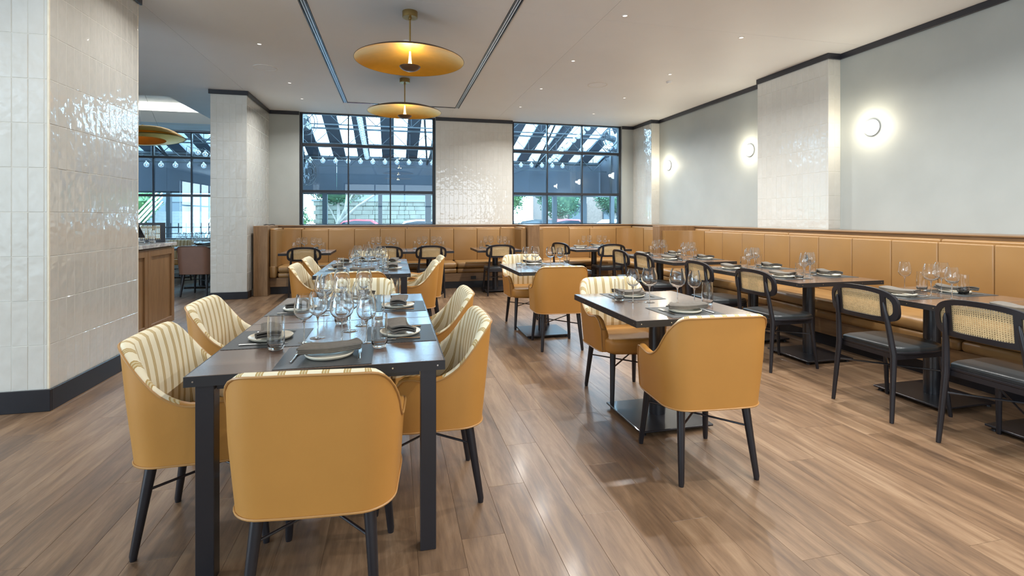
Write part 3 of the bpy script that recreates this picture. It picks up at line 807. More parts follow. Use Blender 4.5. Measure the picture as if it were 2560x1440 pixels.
AC.at((.30, 6.22, 0), PIh, 'striped armchair on the right of the far long table, rear one', G2)
AC.at((-.33, 7.02, 0), PI, 'striped armchair at the far end of the far long table', G2)
AC.at((1.605, 2.42, 0), math.radians(-4), 'tan leather armchair seen from behind at the near aisle table', G3)
AC.at((1.685, 3.44, 0), PI, 'striped armchair facing the camera behind the near aisle table', G3)
AC.at((1.645, 4.92, 0), math.radians(-4), 'tan leather armchair seen from behind at the far aisle table', G4)
AC.at((1.60, 5.93, 0), PI, 'striped armchair facing the camera behind the far aisle table', G4)
BR = Proto(armchair('brown leather armchair', leather_brown, leather_brown, piping_dark))
BR.at((-3.22, 9.50, 0), math.radians(-6), 'dark brown leather armchair seen from behind, left of the middle tiled column', 'armchairs in the side room')
BR.at((-4.05, 9.50, 0), 0, 'dark brown leather armchair in the side room, half hidden by the oak cabinet', 'armchairs in the side room')
AC.at((-3.45, 11.45, 0), PI, 'striped armchair facing the camera in the side room, by the column', 'armchairs in the side room')
AC.at((-4.35, 11.45, 0), PI, 'striped armchair facing the camera in the side room, farther left', 'armchairs in the side room')

# ------------------------------------------------------------------ cane chairs
def cane_chair(label):
    t = thing('cane_chair', label, 'chair')   # faces +Y
    sp = [(-.20, -.20), (.20, -.20), (.225, -.12), (.235, .10), (.21, .20), (.14, .235), (0, .245), (-.14, .235), (-.21, .20), (-.235, .10), (-.225, -.12)]
    put('seat_frame', B().prism(sp, .432, .452, 0, .006, 2).mesh('seat_frame', [blackwood]), t)
    put('seat_pad', B().prism([(x * .975, y * .975) for x, y in sp], .452, .482, 0, .016, 3, True).mesh('seat_pad', [vinyl], True, 50), t)
    ap = B()
    for a, c_ in (((-.19, -.19), (.19, -.19)), ((-.20, .19), (.20, .19)), ((-.205, -.19), (-.205, .19)), ((.205, -.19), (.205, .19))):
        ap.box(min(a[0], c_[0]) - .008, max(a[0], c_[0]) + .008, min(a[1], c_[1]) - .008, max(a[1], c_[1]) + .008, .402, .432)
    put('apron', ap.mesh('apron', [blackwood], False), t)
    for sx in (-1, 1):
        put('leg', B().tube([(sx * .195, .185, .435), (sx * .222, .232, .012), (sx * .222, .233, 0)], 0, 12, rs=[.019, .0125, .011]).mesh('leg', [blackwood]), t)
        put('leg', B().tube([(sx * .2225, -.252, 0), (sx * .222, -.25, .012), (sx * .206, -.215, .43), (sx * .188, -.242, .64), (sx * .178, -.262, .75), (sx * .176, -.266, .775)], 0, 12, rs=[.0115, .013, .0195, .0165, .011, .004]).mesh('leg', [blackwood]), t)
    put('stretcher', B().tube([(-.212, -.225, .30), (.205, .205, .30)], .006, 8).tube([(.212, -.225, .288), (-.205, .205, .288)], .006, 8).mesh('stretcher', [blackmetal]), t)
    # backrest: curved frame with three caned openings
    def cy(x): return -.262 + .62 * x * x
    def P3(x, dz, dy=0): return Vector((x, cy(x) + dy - .10 * dz, .738 + dz + .018 * (1 - (x / .25) ** 2)))
    nn = 64
    def loop(ax, az, e):
        out = []
        for k in range(nn):
            a = 2 * PI * k / nn; ca, sa = math.cos(a), math.sin(a)
            out.append((ax * math.copysign(abs(ca) ** (2 / e), ca), az * math.copysign(abs(sa) ** (2 / e), sa)))
        return out
    lo_, li_ = loop(.252, .112, 3.4), loop(.222, .082, 3.2)
    fb = B(); T2 = .011
    rings = [[fb.bm.verts.new(P3(x, z, d)) for x, z in lp] for lp, d in ((lo_, -T2), (li_, -T2), (li_, T2), (lo_, T2))]
    for r in range(4):
        A, D = rings[r], rings[(r + 1) % 4]
        for k in range(nn): fb.bm.faces.new((A[k], A[(k + 1) % nn], D[(k + 1) % nn], D[k]))
    for sx in (-1, 1):
        for q in range(4):
            z0, z1 = -.085 + q * .0425, -.085 + (q + 1) * .0425
            vs = [fb.bm.verts.new(P3(sx * .165 + dx, z, d)) for z in (z0, z1) for d in (-T2, T2) for dx in (-.016, .016)]
            for f in ((0, 1, 5, 4), (2, 3, 7, 6), (0, 2, 6, 4), (1, 3, 7, 5)): fb.bm.faces.new([vs[i] for i in f])
    put('back_frame', fb.mesh('back_frame', [blackwood], True, 40), t)
    cb = B(); pt = .0115; hw = .0033
    def zin(x): return .083 * max(0, 1 - abs(x / .223) ** 3.2) ** (1 / 3.2)
    def xin(z): return .223 * max(0, 1 - abs(z / .083) ** 3.2) ** (1 / 3.2)
    n = int(.22 / pt)
    for k in range(-n, n + 1):
        x = k * pt; h = zin(x)
        if h > .01: cb.quad(P3(x - hw, -h), P3(x + hw, -h), P3(x + hw, h), P3(x - hw, h))
    m_ = int(.08 / pt)
    for k in range(-m_, m_ + 1):
        z = k * pt; w_ = xin(z)
        if w_ > .02:
            for q in range(10):
                a, c_ = -w_ + 2 * w_ * q / 10, -w_ + 2 * w_ * (q + 1) / 10
                cb.quad(P3(a, z - hw, .0008), P3(c_, z - hw, .0008), P3(c_, z + hw, .0008), P3(a, z + hw, .0008))
    # thin diagonal strands
    for k in range(-34, 35):
        for sg in (-1, 1):
            pts = []
            for q in range(17):
                z = -.08 + q * .01; x = k * pt * 2.0 + sg * z
                if abs(x) < xin(z) - .001: pts.append((x, z))
            if len(pts) >= 2:
                (xa, za), (xb, zb_) = pts[0], pts[-1]
                cb.quad(P3(xa - .0011, za, .0012), P3(xa + .0011, za, .0012), P3(xb + .0011, zb_, .0012), P3(xb - .0011, zb_, .0012))
    co = put('cane_webbing', cb.mesh('cane_webbing', [cane_m], False), t); co['kind'] = 'stuff'
    return t
CC = Proto(cane_chair('black cane-backed chair'))
GR, GB = 'black cane-backed chairs along the right bench tables', 'black cane-backed chairs along the back banquette tables'
for y, ph in ((2.05, 'black cane-backed chair at the right edge of the picture'), (2.77, 'black cane-backed chair second from the right edge, its cane back fully visible'),
              (3.84, 'black cane-backed chair at the front half of the middle right-hand table pair'), (4.68, 'black cane-backed chair at the rear half of the middle right-hand table pair'),
              (5.88, 'black cane-backed chair at the front half of the farthest right-hand table pair'), (6.55, 'black cane-backed chair at the rear half of the farthest right-hand table pair')):
    CC.at((3.385, y, 0), -PIh + random.uniform(-.03, .03), ph, GR)
for x, ph in ((-1.35, 'leftmost'), (-.11, 'second from left'), (.60, 'third from left'), (1.76, 'fourth from left')):
    CC.at((x, 8.46, 0), random.uniform(-.04, .04), 'black cane-backed chair seen from behind at the back banquette, ' + ph, GB)
CC.at((3.68, 8.19, 0), math.radians(-3), 'black cane-backed chair with its back to the aisle at the corner table', 'black cane-backed chairs at the corner table')
CC.at((3.18, 8.70, 0), math.radians(-70), 'black cane-backed chair turned sideways at the left of the corner table', 'black cane-backed chairs at the corner table')

# ------------------------------------------------------------------ table settings
TZ = .76
def wine(label, rb, h, name='wine_glass'):
    t = thing(name, label, 'wine glass')
    hb = .118 if rb < .05 else .125
    z0 = h - hb
    r0 = rb * .72
    foot = B().lathe([(0, .004), (.004, .0045), (.012, .0035), (.036, .0012), (.037, .0004), (.036, 0), (0, 0)], 22)
    put('foot', foot.mesh('foot', [wineglass_m]), t)
    put('stem', B().lathe([(.006, .004), (.0034, .012), (.003, .05), (.0032, z0 - .018), (.007, z0 - .004), (.010, z0)], 10).mesh('stem', [solid_glass]), t)
    pr = []
    for k in range(15):
        u = k / 14
        if u < .42: a = u / .42 * PI / 2; r = rb * math.sin(a) ** .85; z = z0 + .002 + hb * .40 * (1 - math.cos(a))
        else:
            q = (u - .42) / .58; r = rb + (r0 - rb) * q ** 1.7; z = z0 + .002 + hb * .40 + (hb * .60 - .002) * q
        pr.append((max(r, .0001) if k else 0, z))
    inn = [(max(r - .0012, 0), z + (.0018 if i < 4 else 0)) for i, (r, z) in enumerate(pr)][::-1]
    inn[-1] = (0, pr[0][1] + .003)
    put('bowl', B().lathe(pr + inn, 26).mesh('bowl', [solid_glass], True, 60), t)
    return t
def tumbler(label):
    t = thing('tumbler', label, 'glass')
    pr = [(0, 0), (.022, .0), (.029, .004), (.0335, .016), (.0355, .035), (.0350, .09), (.033, .148), (.0316, .148), (.0335, .09), (.0338, .035), (.0315, .020), (.024, .014), (0, .012)]
    put('body', B().lathe(pr, 26).mesh('body', [solid_glass], True, 50), t)
    return t
WS, WB, TU = Proto(wine('slim wine glass', .0435, .222)), Proto(wine('wide wine glass', .053, .232)), Proto(tumbler('tumbler'))
PL = B().lathe([(0, .0045), (.066, .0045), (.084, .008), (.092, .0135), (.0955, .0150), (.0975, .0135), (.0965, .009), (.088, .0015), (.082, 0), (0, 0)], 36).mesh('side_plate', [plate_m], True, 40)
MT = B().box(-.18, .18, -.162, .162, 0, .0022, .0006, 1).mesh('placemat', [mat_m], False)
def napkin_mesh():
    b = B(); n = 12
    def layer(z0, th, w0, w1, sh, lift, drop=0):
        def f(u, v, top):
            x = (u - .5) * (w0 + (w1 - w0) * v) + sh * v
            y = (v - .5) * .086 + .010 * math.sin(u * 3)
            z = z0 + lift * (abs(u - .45) * 2) ** 1.5 + .006 * math.sin(v * PI) + .002 * math.sin(u * 9 + v * 4) + (th if top else 0)
            return (x, y, z)
        rows = []
        nk = 8
        prof = [(0, True)] + [(j / nk, True) for j in range(1, nk + 1)]
        Vt = [[b.bm.verts.new(f(i / n, j / nk, True)) for j in range(nk + 1)] for i in range(n + 1)]
        Vb = [[b.bm.verts.new(f(i / n, j / nk, False)) for j in range(nk + 1)] for i in range(n + 1)]
        for i in range(n):
            for j in range(nk):
                b.bm.faces.new((Vt[i][j], Vt[i + 1][j], Vt[i + 1][j + 1], Vt[i][j + 1])); b.bm.faces.new((Vb[i][j], Vb[i + 1][j], Vb[i + 1][j + 1], Vb[i][j + 1]))
        for i in range(n):
            for j in (0, nk): b.bm.faces.new((Vt[i][j], Vt[i + 1][j], Vb[i + 1][j], Vb[i][j]))
        for j in range(nk):
            for i in (0, n): b.bm.faces.new((Vt[i][j], Vt[i][j + 1], Vb[i][j + 1], Vb[i][j]))
    layer(.0158, .0045, .20, .19, .01, .004)
    layer(.0215, .0045, .205, .17, .012, .006)
    layer(.0272, .006, .215, .14, .02, .010)
    # rolled fold along the near edge
    for z, r in ((.0185, .0035), (.0245, .0038), (.0305, .0048)):
        b.tube([((k / 10 - .5) * .206, -.044 + .010 * math.sin(k / 10 * 3), z + .008 * (abs(k / 10 - .45) * 2) ** 1.5 + .0005) for k in range(11)], r, 8)
    return b.mesh('napkin', [napkin_m], True, 70)
NK = napkin_mesh()
def fork_mesh():
    b = B()
    b.tube([(0, -.085, .003), (0, -.05, .004), (0, 0, .0075), (0, .025, .005)], 0, 8, rs=[.0055, .0045, .0028, .003], squash=.5)
    b.box(-.010, .010, .025, .048, .003, .0052, .001, 1)
    for k in range(4): x = -.0085 + k * .0057; b.box(x - .0015, x + .0015, .047, .092, .003, .0052)
    return b.mesh('fork', [steel], True, 50)
def knife_mesh():
    b = B()
    b.tube([(0, -.10, .0035), (0, -.06, .004), (0, -.01, .0035)], 0, 8, rs=[.0065, .0055, .0045], squash=.5)
    b.prism([(-.004, -.012), (.004, -.012), (.0085, .02), (.009, .07), (.004, .098), (-.004, .105)], .0022, .0042)
    return b.mesh('knife', [steel], True, 50)
FK, KN = fork_mesh(), knife_mesh()
def setting(x, y, rz, ph, grp, jitter=True):
    """rz: direction the diner looks, 0 = +Y"""
    cs, sn = math.cos(rz), math.sin(rz)
    def W(a, c_): return (x + a * cs - c_ * sn, y + a * sn + c_ * cs)
    j = random.uniform
    px, py = W(0, 0)
    tag(put('placemat', MT, None, (px, py, TZ), (0, 0, rz)), 'dark woven placemat ' + ph, 'placemat', grp + ' placemats')
    px, py = W(j(-.008, .008), .0)
    tag(put('side_plate', PL, None, (px, py, TZ + .0022), (0, 0, j(0, 3))), 'cream stoneware plate under a napkin ' + ph, 'plate', grp + ' plates')
    tag(put('napkin', NK, None, (px + j(-.005, .005), py, TZ + .0026), (0, 0, rz + j(-.22, .22)), (1.18, 1.1, 1.15)), 'folded grey-brown linen napkin ' + ph, 'napkin', grp + ' napkins')
    fx, fy = W(-.125, -.005)
    tag(put('fork', FK, None, (fx, fy, TZ + .0022), (0, 0, rz + j(-.06, .06))), 'steel fork on the placemat ' + ph, 'fork', grp + ' cutlery')
    fx, fy = W(.125, -.005)
    tag(put('knife', KN, None, (fx, fy, TZ + .0022), (0, 0, rz + j(-.06, .06))), 'steel knife on the placemat ' + ph, 'knife', grp + ' cutlery')
def glasses(lst, where, grp):
    names = {'w': (WS, 'slim wine glass'), 'r': (WB, 'wide-bowled wine glass'), 't': (TU, 'straight water tumbler')}
    for kd, x, y, ph in lst:
        pr, nm = names[kd]
        pr.at((x, y, TZ + .0001), random.uniform(0, 6), '%s %s %s' % (nm, ph, where), grp + ' glasses')
def pair_glasses(cx, cy, rz, where, grp, k=1.0):
    cs, sn = math.cos(rz), math.sin(rz)
    base = [('t', -.245, .150, 'at one end of the row'), ('w', -.175, .085, 'next to the end tumbler'), ('r', -.075, .045, 'left of the row centre'), ('r', .080, -.045, 'right of the row centre'), ('w', .180, -.085, 'next to the far tumbler'), ('t', .245, -.130, 'at the other end of the row')]
    if abs(sn) > .5:
        ph = ['nearest the camera', 'second from the camera', 'third from the camera', 'fourth from the camera', 'fifth from the camera', 'farthest from the camera']
    else:
        ph = ['leftmost', 'second from left', 'third from left', 'fourth from left', 'fifth from left', 'rightmost']
    out = []
    for (kd, a, c_, _), p in zip(base, ph):
        a *= k; c_ *= k
        out.append((kd, cx + a * cs - c_ * sn, cy + a * sn + c_ * cs, p))
    glasses(out, where, grp)
# near long table
g1 = 'near long table'
w1 = 'on the nearest long table'
setting(-.265, 2.175, 0, 'at the near end of the nearest long table', g1)
setting(-.255, 3.605, PI, 'at the far end of the nearest long table', g1)
setting(-.565, 2.545, -PIh, 'left front seat of the nearest long table', g1)
setting(-.565, 3.29, -PIh, 'left rear seat of the nearest long table', g1)
setting(.03, 2.505, PIh, 'right front seat of the nearest long table', g1)
setting(.03, 3.26, PIh, 'right rear seat of the nearest long table', g1)
glasses([('w', -.398, 2.415, 'nearest the left front placemat'), ('w', -.352, 2.505, 'just behind the leftmost wine glass'), ('r', -.232, 2.385, 'nearest the near-end placemat, centre'),
         ('w', -.215, 2.615, 'in the middle of the front cluster'), ('r', -.165, 2.735, 'rear of the front cluster'), ('w', -.122, 2.350, 'front right of the cluster'),
         ('t', -.497, 2.325, 'beside the left front placemat'), ('t', -.062, 2.262, 'beside the near-end placemat'), ('t', -.275, 2.80, 'at the seam between both halves'),
         ('r', -.400, 3.080, 'left, just past the seam'), ('w', -.300, 3.045, 'centre, just past the seam'), ('r', -.330, 3.385, 'left of the far cluster'),
         ('r', -.190, 3.365, 'right of the far cluster'), ('w', -.175, 3.130, 'right, past the seam'), ('w', -.405, 3.235, 'by the left rear placemat'),
         ('t', -.470, 3.62, 'at the far left corner'), ('t', .01, 3.55, 'at the far right corner'), ('t', -.085, 2.80, 'right of the seam cluster')], w1, g1)
g2 = 'far long table'; w2 = 'on the far long table'
setting(-.305, 5.315, 0, 'at the near end of the far long table', g2)
setting(-.305, 6.745, PI, 'at the far end of the far long table', g2)
setting(-.60, 5.68, -PIh, 'left front seat of the far long table', g2)
setting(-.60, 6.42, -PIh, 'left rear seat of the far long table', g2)
setting(-.01, 5.64, PIh, 'right front seat of the far long table', g2)
setting(-.01, 6.38, PIh, 'right rear seat of the far long table', g2)
glasses([('t', -.545, 5.46, 'at the near left corner'), ('w', -.43, 5.57, 'left of the front cluster'), ('r', -.40, 5.70, 'behind the left front one'), ('r', -.27, 5.56, 'centre of the front cluster'),
         ('w', -.245, 5.75, 'rear of the front cluster'), ('w', -.16, 5.53, 'right of the front cluster'), ('t', -.09, 5.42, 'at the near right corner'), ('t', -.40, 5.95, 'left of the seam'),
         ('r', -.42, 6.15, 'left past the seam'), ('w', -.30, 6.10, 'centre past the seam'), ('r', -.19, 6.18, 'right past the seam'), ('r', -.33, 6.42, 'left of the far cluster'),
         ('r', -.21, 6.46, 'right of the far cluster'), ('w', -.44, 6.32, 'by the left rear placemat'), ('t', -.15, 5.93, 'right of the seam'), ('w', -.13, 6.02, 'right of the seam, behind the tumbler'), ('t', -.48, 6.62, 'at the far left corner'), ('t', -.10, 6.66, 'at the far right corner')], w2, g2)
# aisle tables
g3 = 'near aisle table'; w3 = 'on the near aisle table'
setting(1.72, 2.685, 0, 'on the near side of the near aisle table', g3)
setting(1.67, 3.285, PI, 'on the far side of the near aisle table', g3)
pair_glasses(1.745, 2.985, 0, w3, g3)
g4 = 'far aisle table'; w4 = 'on the far aisle table'
setting(1.66, 5.155, 0, 'on the near side of the far aisle table', g4)
setting(1.64, 5.765, PI, 'on the far side of the far aisle table', g4)
pair_glasses(1.66, 5.46, 0, w4, g4)
# tables by the right bench
for (cy, ph), nm in zip(right_tables, ('at the right edge', 'nearest bench table', 'middle bench pair, front', 'middle bench pair, rear', 'farthest bench pair, front', 'farthest bench pair, rear')):
    if cy < 2.5:
        setting(4.12, cy + .01, PIh, 'on the bench side, ' + nm, 'right bench tables')
        setting(3.60, cy + .06, -PIh, 'on the chair side, ' + nm, 'right bench tables')
        continue
    setting(4.14, cy + .04, PIh, 'on the bench side, ' + nm, 'right bench tables')
    setting(3.61, cy + .03, -PIh, 'on the chair side, ' + nm, 'right bench tables')
    if cy < 3:
        glasses([('w', 3.90, 3.075, 'farthest from the camera'), ('t', 4.00, 3.02, 'second from the far end'), ('r', 4.01, 2.885, 'in the middle, bench side'),
                 ('r', 3.815, 2.815, 'in the middle, chair side'), ('w', 3.80, 2.665, 'nearest the camera'), ('t', 4.10, 2.80, 'beside the bench placemat')], 'on table, ' + nm, 'right bench tables')
        continue
    pair_glasses(3.87, cy + .02, math.radians(62), 'on table, ' + nm, 'right bench tables', .85)
for (cx, nm), ph in zip(back_tables, ('leftmost', 'second', 'third', 'rightmost')):
    setting(cx, 8.555, 0, 'on the near side, %s back table' % ph, 'back banquette tables')
    setting(cx, 9.045, PI, 'on the far side, %s back table' % ph, 'back banquette tables')
    pair_glasses(cx, 8.80, math.radians(12), 'on the %s back table' % ph, 'back banquette tables', .9)
setting(3.33, 8.58, -PIh * .3, 'on the left side of the corner table', 'corner table')
setting(3.80, 8.34, 0, 'on the near side of the corner table', 'corner table')
setting(3.80, 8.85, PI, 'on the far side of the corner table', 'corner table')
pair_glasses(3.62, 8.62, math.radians(8), 'on the corner table', 'corner table')

# ------------------------------------------------------------------ pendants
def pendant(label):
    t = thing('pendant_lamp', label, 'pendant lamp')
    put('canopy', B().lathe([(0, 0), (.0735, 0), (.075, -.002), (.075, -.058), (.073, -.060), (0, -.060)], 36).mesh('canopy', [brass], True, 40), t)
    put('rod', B().tube([(0, 0, -.060), (0, 0, -.40)], .0085, 12).lathe([(.014, -.062), (.014, -.08), (.009, -.085)], 12).mesh('rod', [brass]), t)
    R = .535
    top = [(0, -.385), (.03, -.387), (.12, -.391), (.25, -.405), (.38, -.430), (.47, -.456), (R, -.487)]
    dk = thing('x', None, None) if False else None
    put('reflector_disc', B().lathe(top + [(R + .003, -.492), (R, -.494)], 72).mesh('reflector_disc', [bronze], True, 40), t)
    bot = [(r, z - .006) for r, z in top]
    put('gold_lining', B().lathe([(max(r - .001, 0), z) for r, z in bot], 72).mesh('gold_lining', [goldleaf], True, 60), t)
    put('lamp_cone', B().lathe([(.009, -.395), (.010, -.43), (.016, -.50), (.022, -.545)], 16).mesh('lamp_cone', [cone_e]), t)
    put('lower_bowl', B().lathe([(.100, -.545), (.104, -.548), (.100, -.556), (.08, -.575), (.045, -.590), (0, -.594), (0, -.586), (.042, -.583), (.075, -.568), (.096, -.55), (.100, -.545)], 40).mesh('lower_bowl', [bronze], True, 40), t)
    return t
PD = Proto(pendant('gold disc pendant'))
PR = [(.155, 5.05, 'gold disc pendant lamp hanging nearer the camera above the near long table'), (.155, 7.52, 'gold disc pendant lamp hanging farther back, below the nearer one'),
      (.155, 2.58, 'gold disc pendant lamp above the camera end of the room'), (.155, .11, 'gold disc pendant lamp behind the camera')]
for x, y, lb in PR:
    PD.at((x, y, CZ), 0, lb, 'gold disc pendants in a row')
    for k in range(3):
        a = k * 2.094
        d = bpy.data.lights.new('pendant_light', 'POINT'); d.energy = 4.0; d.color = (1, .82, .52); d.shadow_soft_size = .015
        o = bpy.data.objects.new('pendant_light', d); C.objects.link(o); o.location = (x + .05 * math.cos(a), y + .05 * math.sin(a), CZ - .545)
# side room pendant: big tilted open shell
t = thing('shell_pendant', 'large tilted gold shell pendant hanging in the side room', 'pendant lamp', (-4.70, 10.9, 2.98), 0)
sb = B()
def shell(r, u, s_=1.0, dz=0):
    a = 2 * PI * u
    return (.72 * r * math.cos(a) * s_, .60 * r * math.sin(a) * s_, -.26 * r ** 2.6 * s_ + .03 * math.sin(a) + dz)
sb.grid(lambda u, v: shell(v, u), 40, 8, 0)
so = put('shell', sb.mesh('shell', [goldleaf], True, 60), t, (0, 0, .10), (math.radians(-6), math.radians(-4), 0))
sb = B(); sb.grid(lambda u, v: shell(v, u, .985, -.012), 40, 8, 0)
put('gold_lining', sb.mesh('gold_lining', [brass], True, 60), t, (0, 0, .10), (math.radians(-6), math.radians(-4), 0))
sb = B(); sb.grid(lambda u, v: (.70 * (.55 + .45 * v) * math.cos(2 * PI * u), .58 * (.55 + .45 * v) * math.sin(2 * PI * u), -.20 - .05 * (1 - v)), 40, 4, 0)
put('lower_ring', sb.mesh('lower_ring', [goldleaf], True, 60), t, (0, 0, .06), (math.radians(-6), math.radians(-4), 0))
put('suspension_wire', B().tube([(-.02, 0, .08), (-.10, .02, .93)], .003, 6).tube([(.25, .1, .06), (-.05, .02, .93)], .003, 6).tube([(-.3, .1, .06), (-.14, .02, .93)], .003, 6).mesh('suspension_wire', [steel]), t)
put('canopy', B().lathe([(0, .935), (.05, .935), (.05, .92), (0, .92)], 16).mesh('canopy', [steel]), t, (-.10, 0, 0))
d = bpy.data.lights.new('shell_pendant_light', 'POINT'); d.energy = 4; d.color = (1, .9, .7); d.shadow_soft_size = .05
o = bpy.data.objects.new('shell_pendant_light', d); C.objects.link(o); o.location = (-4.70, 10.9, 2.86)

# sconces
def sconce(label):
    t = thing('wall_sconce', label, 'wall lamp')   # faces -X; origin on the wall
    put('trim_ring', B().lathe([(.0938, .001), (.0955, .002), (.0955, .0125), (.0938, .013)], 40).mesh('trim_ring', [white_m], True, 40), t, (0, 0, 0), (0, -PIh, 0))
    put('backplate', B().lathe([(0, 0), (.0935, 0), (.0935, .010), (.090, .012), (0, .012)], 40).mesh('backplate', [white_m], True, 40), t, (0, 0, 0), (0, -PIh, 0))
    put('glass_dome', B().lathe([(.082, .0125), (.083, .035), (.074, .060), (.050, .080), (.022, .089), (0, .091)], 40).mesh('glass_dome', [sconce_e], True, 60), t, (0, 0, 0), (0, -PIh, 0))
    return t
SN = Proto(sconce('sconce'))
for y, ph in ((4.69, 'round glowing wall lamp nearest the camera, right of the large tiled pilaster'), (6.75, 'round glowing wall lamp just left of the large tiled pilaster'), (9.13, 'round glowing wall lamp farthest away, by the corner pilaster')):
    SN.at((5.469, y, 2.385), 0, ph, 'round wall lamps')
    d = bpy.data.lights.new('sconce_light', 'POINT'); d.energy = 9; d.color = (1, .88, .66); d.shadow_soft_size = .03
    o = bpy.data.objects.new('sconce_light', d); C.objects.link(o); o.location = (5.345, y, 2.385)

# ceiling speakers, downlights, detectors
def disc_thing(nm, label, cat, parts):
    t = thing(nm, label, cat)
    for n_, b_, m in parts: put(n_, b_.mesh(n_, [m], True, 40), t)
    return t
SP = Proto(disc_thing('ceiling_speaker', 's', 'speaker', [('rim', B().lathe([(.14, 0), (.152, 0), (.153, -.004), (.14, -.006), (.138, -.002)], 40), white_m), ('grille', B().lathe([(0, -.003), (.138, -.003)], 40), ceil_m)]))
SP.at((-1.718, 7.40, CZ), 0, 'round white ceiling speaker left of the left track', 'ceiling speakers')
SP.at((3.068, 7.17, CZ), 0, 'round white ceiling speaker right of the right track', 'ceiling speakers')
DL = Proto(disc_thing('downlight', 'd', 'downlight', [('trim_ring', B().lathe([(.024, 0), (.034, 0), (.034, -.003), (.024, -.004)], 24), white_m), ('lens', B().lathe([(0, -.0015), (.024, -.0015)], 24), down_e)]))
dls = []
for x in (3.854, 2.285, -1.55):  # the left row is added to brighten the columns and back left
    for y in (9.2, 7.85, 6.4, 4.9, 3.4, 1.9, .4, -1.4, -3.0):
        if x == 2.285: y -= .26
        if x < 0 and y < 3: continue
        if (x, y) == (-1.55, 7.85): y = 8.15
        dls.append((x, y))
for p_ in ((-3.1, 2.3),): dls.append(p_)
NTH = ['first', 'second', 'third', 'fourth', 'fifth', 'sixth', 'seventh', 'eighth', 'ninth', 'tenth', 'eleventh', 'twelfth', 'thirteenth', 'fourteenth', 'fifteenth', 'sixteenth', 'seventeenth', 'eighteenth', 'nineteenth', 'twentieth', 'twenty-first', 'twenty-second', 'twenty-third', 'twenty-fourth']
rowc = {}
for x, y in dls:
    rowc[x] = rowc.get(x, -1) + 1
    q = inview(x, y); vis = q and YH - FPX * (CZ - CH) / q[2] > 0
    ph = {3.854: 'row nearest the right wall', 2.285: 'row right of the pendants', -1.55: 'added row left of the left track'}.get(x, 'in front of the near tiled column')
    DL.at((x, y, CZ - .0005), 0, 'small recessed ceiling downlight, %s, %s from the window wall' % (ph, NTH[rowc[x]]), 'recessed downlights')
    area('downlight_lamp', (x, y, CZ - .012), .07, DOWNLIGHT_W * (1.35 if x > 3 else 1.3 if x > 0 else .75 if x > -3 else .8) * (1.5 if y > 8 else 1), WARMW if x > -3 else (1.0, 0.86, 0.62), (0, 0, 0), spread=math.radians(145))
SD = Proto(disc_thing('smoke_detector', 's', 'smoke detector', [('housing', B().lathe([(0, -.03), (.03, -.028), (.042, -.012), (.045, 0)], 24), white_m)]))
SD.at((.14, 5.9, CZ), 0, 'small white detector on the ceiling behind the near pendant rod', 'ceiling detectors')
SD.at((4.05, 6.75, CZ), 0, 'small white detector on the ceiling near the right wall', 'ceiling detectors')

# ------------------------------------------------------------------ host cabinet with its objects
t = thing('host_cabinet', 'oak cabinet with panelled doors and grey marble top, behind the near tiled column', 'cabinet', (-2.9, 6.17, 0))
CY0, CY1 = -.67, .67
put('carcass', B().box(-.30, .27, CY0, CY1, .06, .975, .002, 1).mesh('carcass', [oak_v], False), t)
put('plinth', B().box(-.28, .24, CY0 + .02, CY1 - .02, 0, .06).mesh('plinth', [base_m], False), t)
put('shadow_gap', B().box(-.28, .262, CY0 + .01, CY1 - .01, .975, .99).mesh('shadow_gap', [socket_m], False), t)
put('countertop', B().box(-.33, .315, CY0 - .02, CY1 + .02, .99, 1.03, .003, 1).mesh('countertop', [marble], False), t)
for k in range(2):
    y0 = CY0 + .012 + k * .661; y1 = y0 + .655
    dr = put('door', B().box(.270, .279, y0, y1, .075, .965).mesh('door', [oak_v], False), t)
    fb = B().box(.279, .297, y0, y0 + .07, .075, .965, .002, 1).box(.279, .297, y1 - .07, y1, .075, .965, .002, 1).box(.279, .297, y0 + .07, y1 - .07, .895, .965, .002, 1).box(.279, .297, y0 + .07, y1 - .07, .075, .145, .002, 1)
    put('door_frame', fb.mesh('door_frame', [oak_v], False), dr)
# screen with lattice standing on the cabinet
t = thing('lattice_screen', 'black framed lattice screen standing on the marble cabinet top', 'screen', (-2.86, 6.72, 1.03))
put('frame', B().box(-.24, .20, -.012, .012, .0, .035).box(-.24, .20, -.012, .012, .205, .235).box(-.24, -.20, -.012, .012, .035, .205).box(.155, .20, -.012, .012, .035, .205).mesh('frame', [blackwood], False), t)
lb = B()
for k in range(1, 22): lb.box(-.20 + k * .0165 - .0022, -.20 + k * .0165 + .0022, -.003, .003, .035, .205)
for k in range(1, 11): lb.box(-.20, .155, -.0035, .0025, .035 + k * .0157 - .0022, .035 + k * .0157 + .0022)
lo = put('lattice', lb.mesh('lattice', [cane_m], False), t); lo['kind'] = 'stuff'
t = thing('tablet_stand', 'dark tilted tablet on a pale stand on the marble cabinet top', 'tablet', (-2.74, 6.04, 1.03), math.radians(0))
put('stand', B().box(-.10, .06, -.14, .10, 0, .02, .004, 1).box(-.03, .0, -.03, .03, .02, .16).mesh('stand', [steel], False), t)
put('tablet', B().box(-.11, .11, -.17, .17, -.006, .006, .004, 1).mesh('tablet', [blackmetal], False), t, (-.01, .03, .20), (0, math.radians(0), 0)).rotation_euler = (math.radians(-46), 0, 0)
t = thing('card_box', 'small grey box beside the tablet on the marble cabinet top', 'box', (-2.72, 5.86, 1.03))
put('body', B().box(-.05, .05, -.06, .06, 0, .09, .004, 1).mesh('body', [marble], False), t)
put('lid', B().box(-.053, .053, -.063, .063, .09, .10, .003, 1).mesh('lid', [steel], False), t)
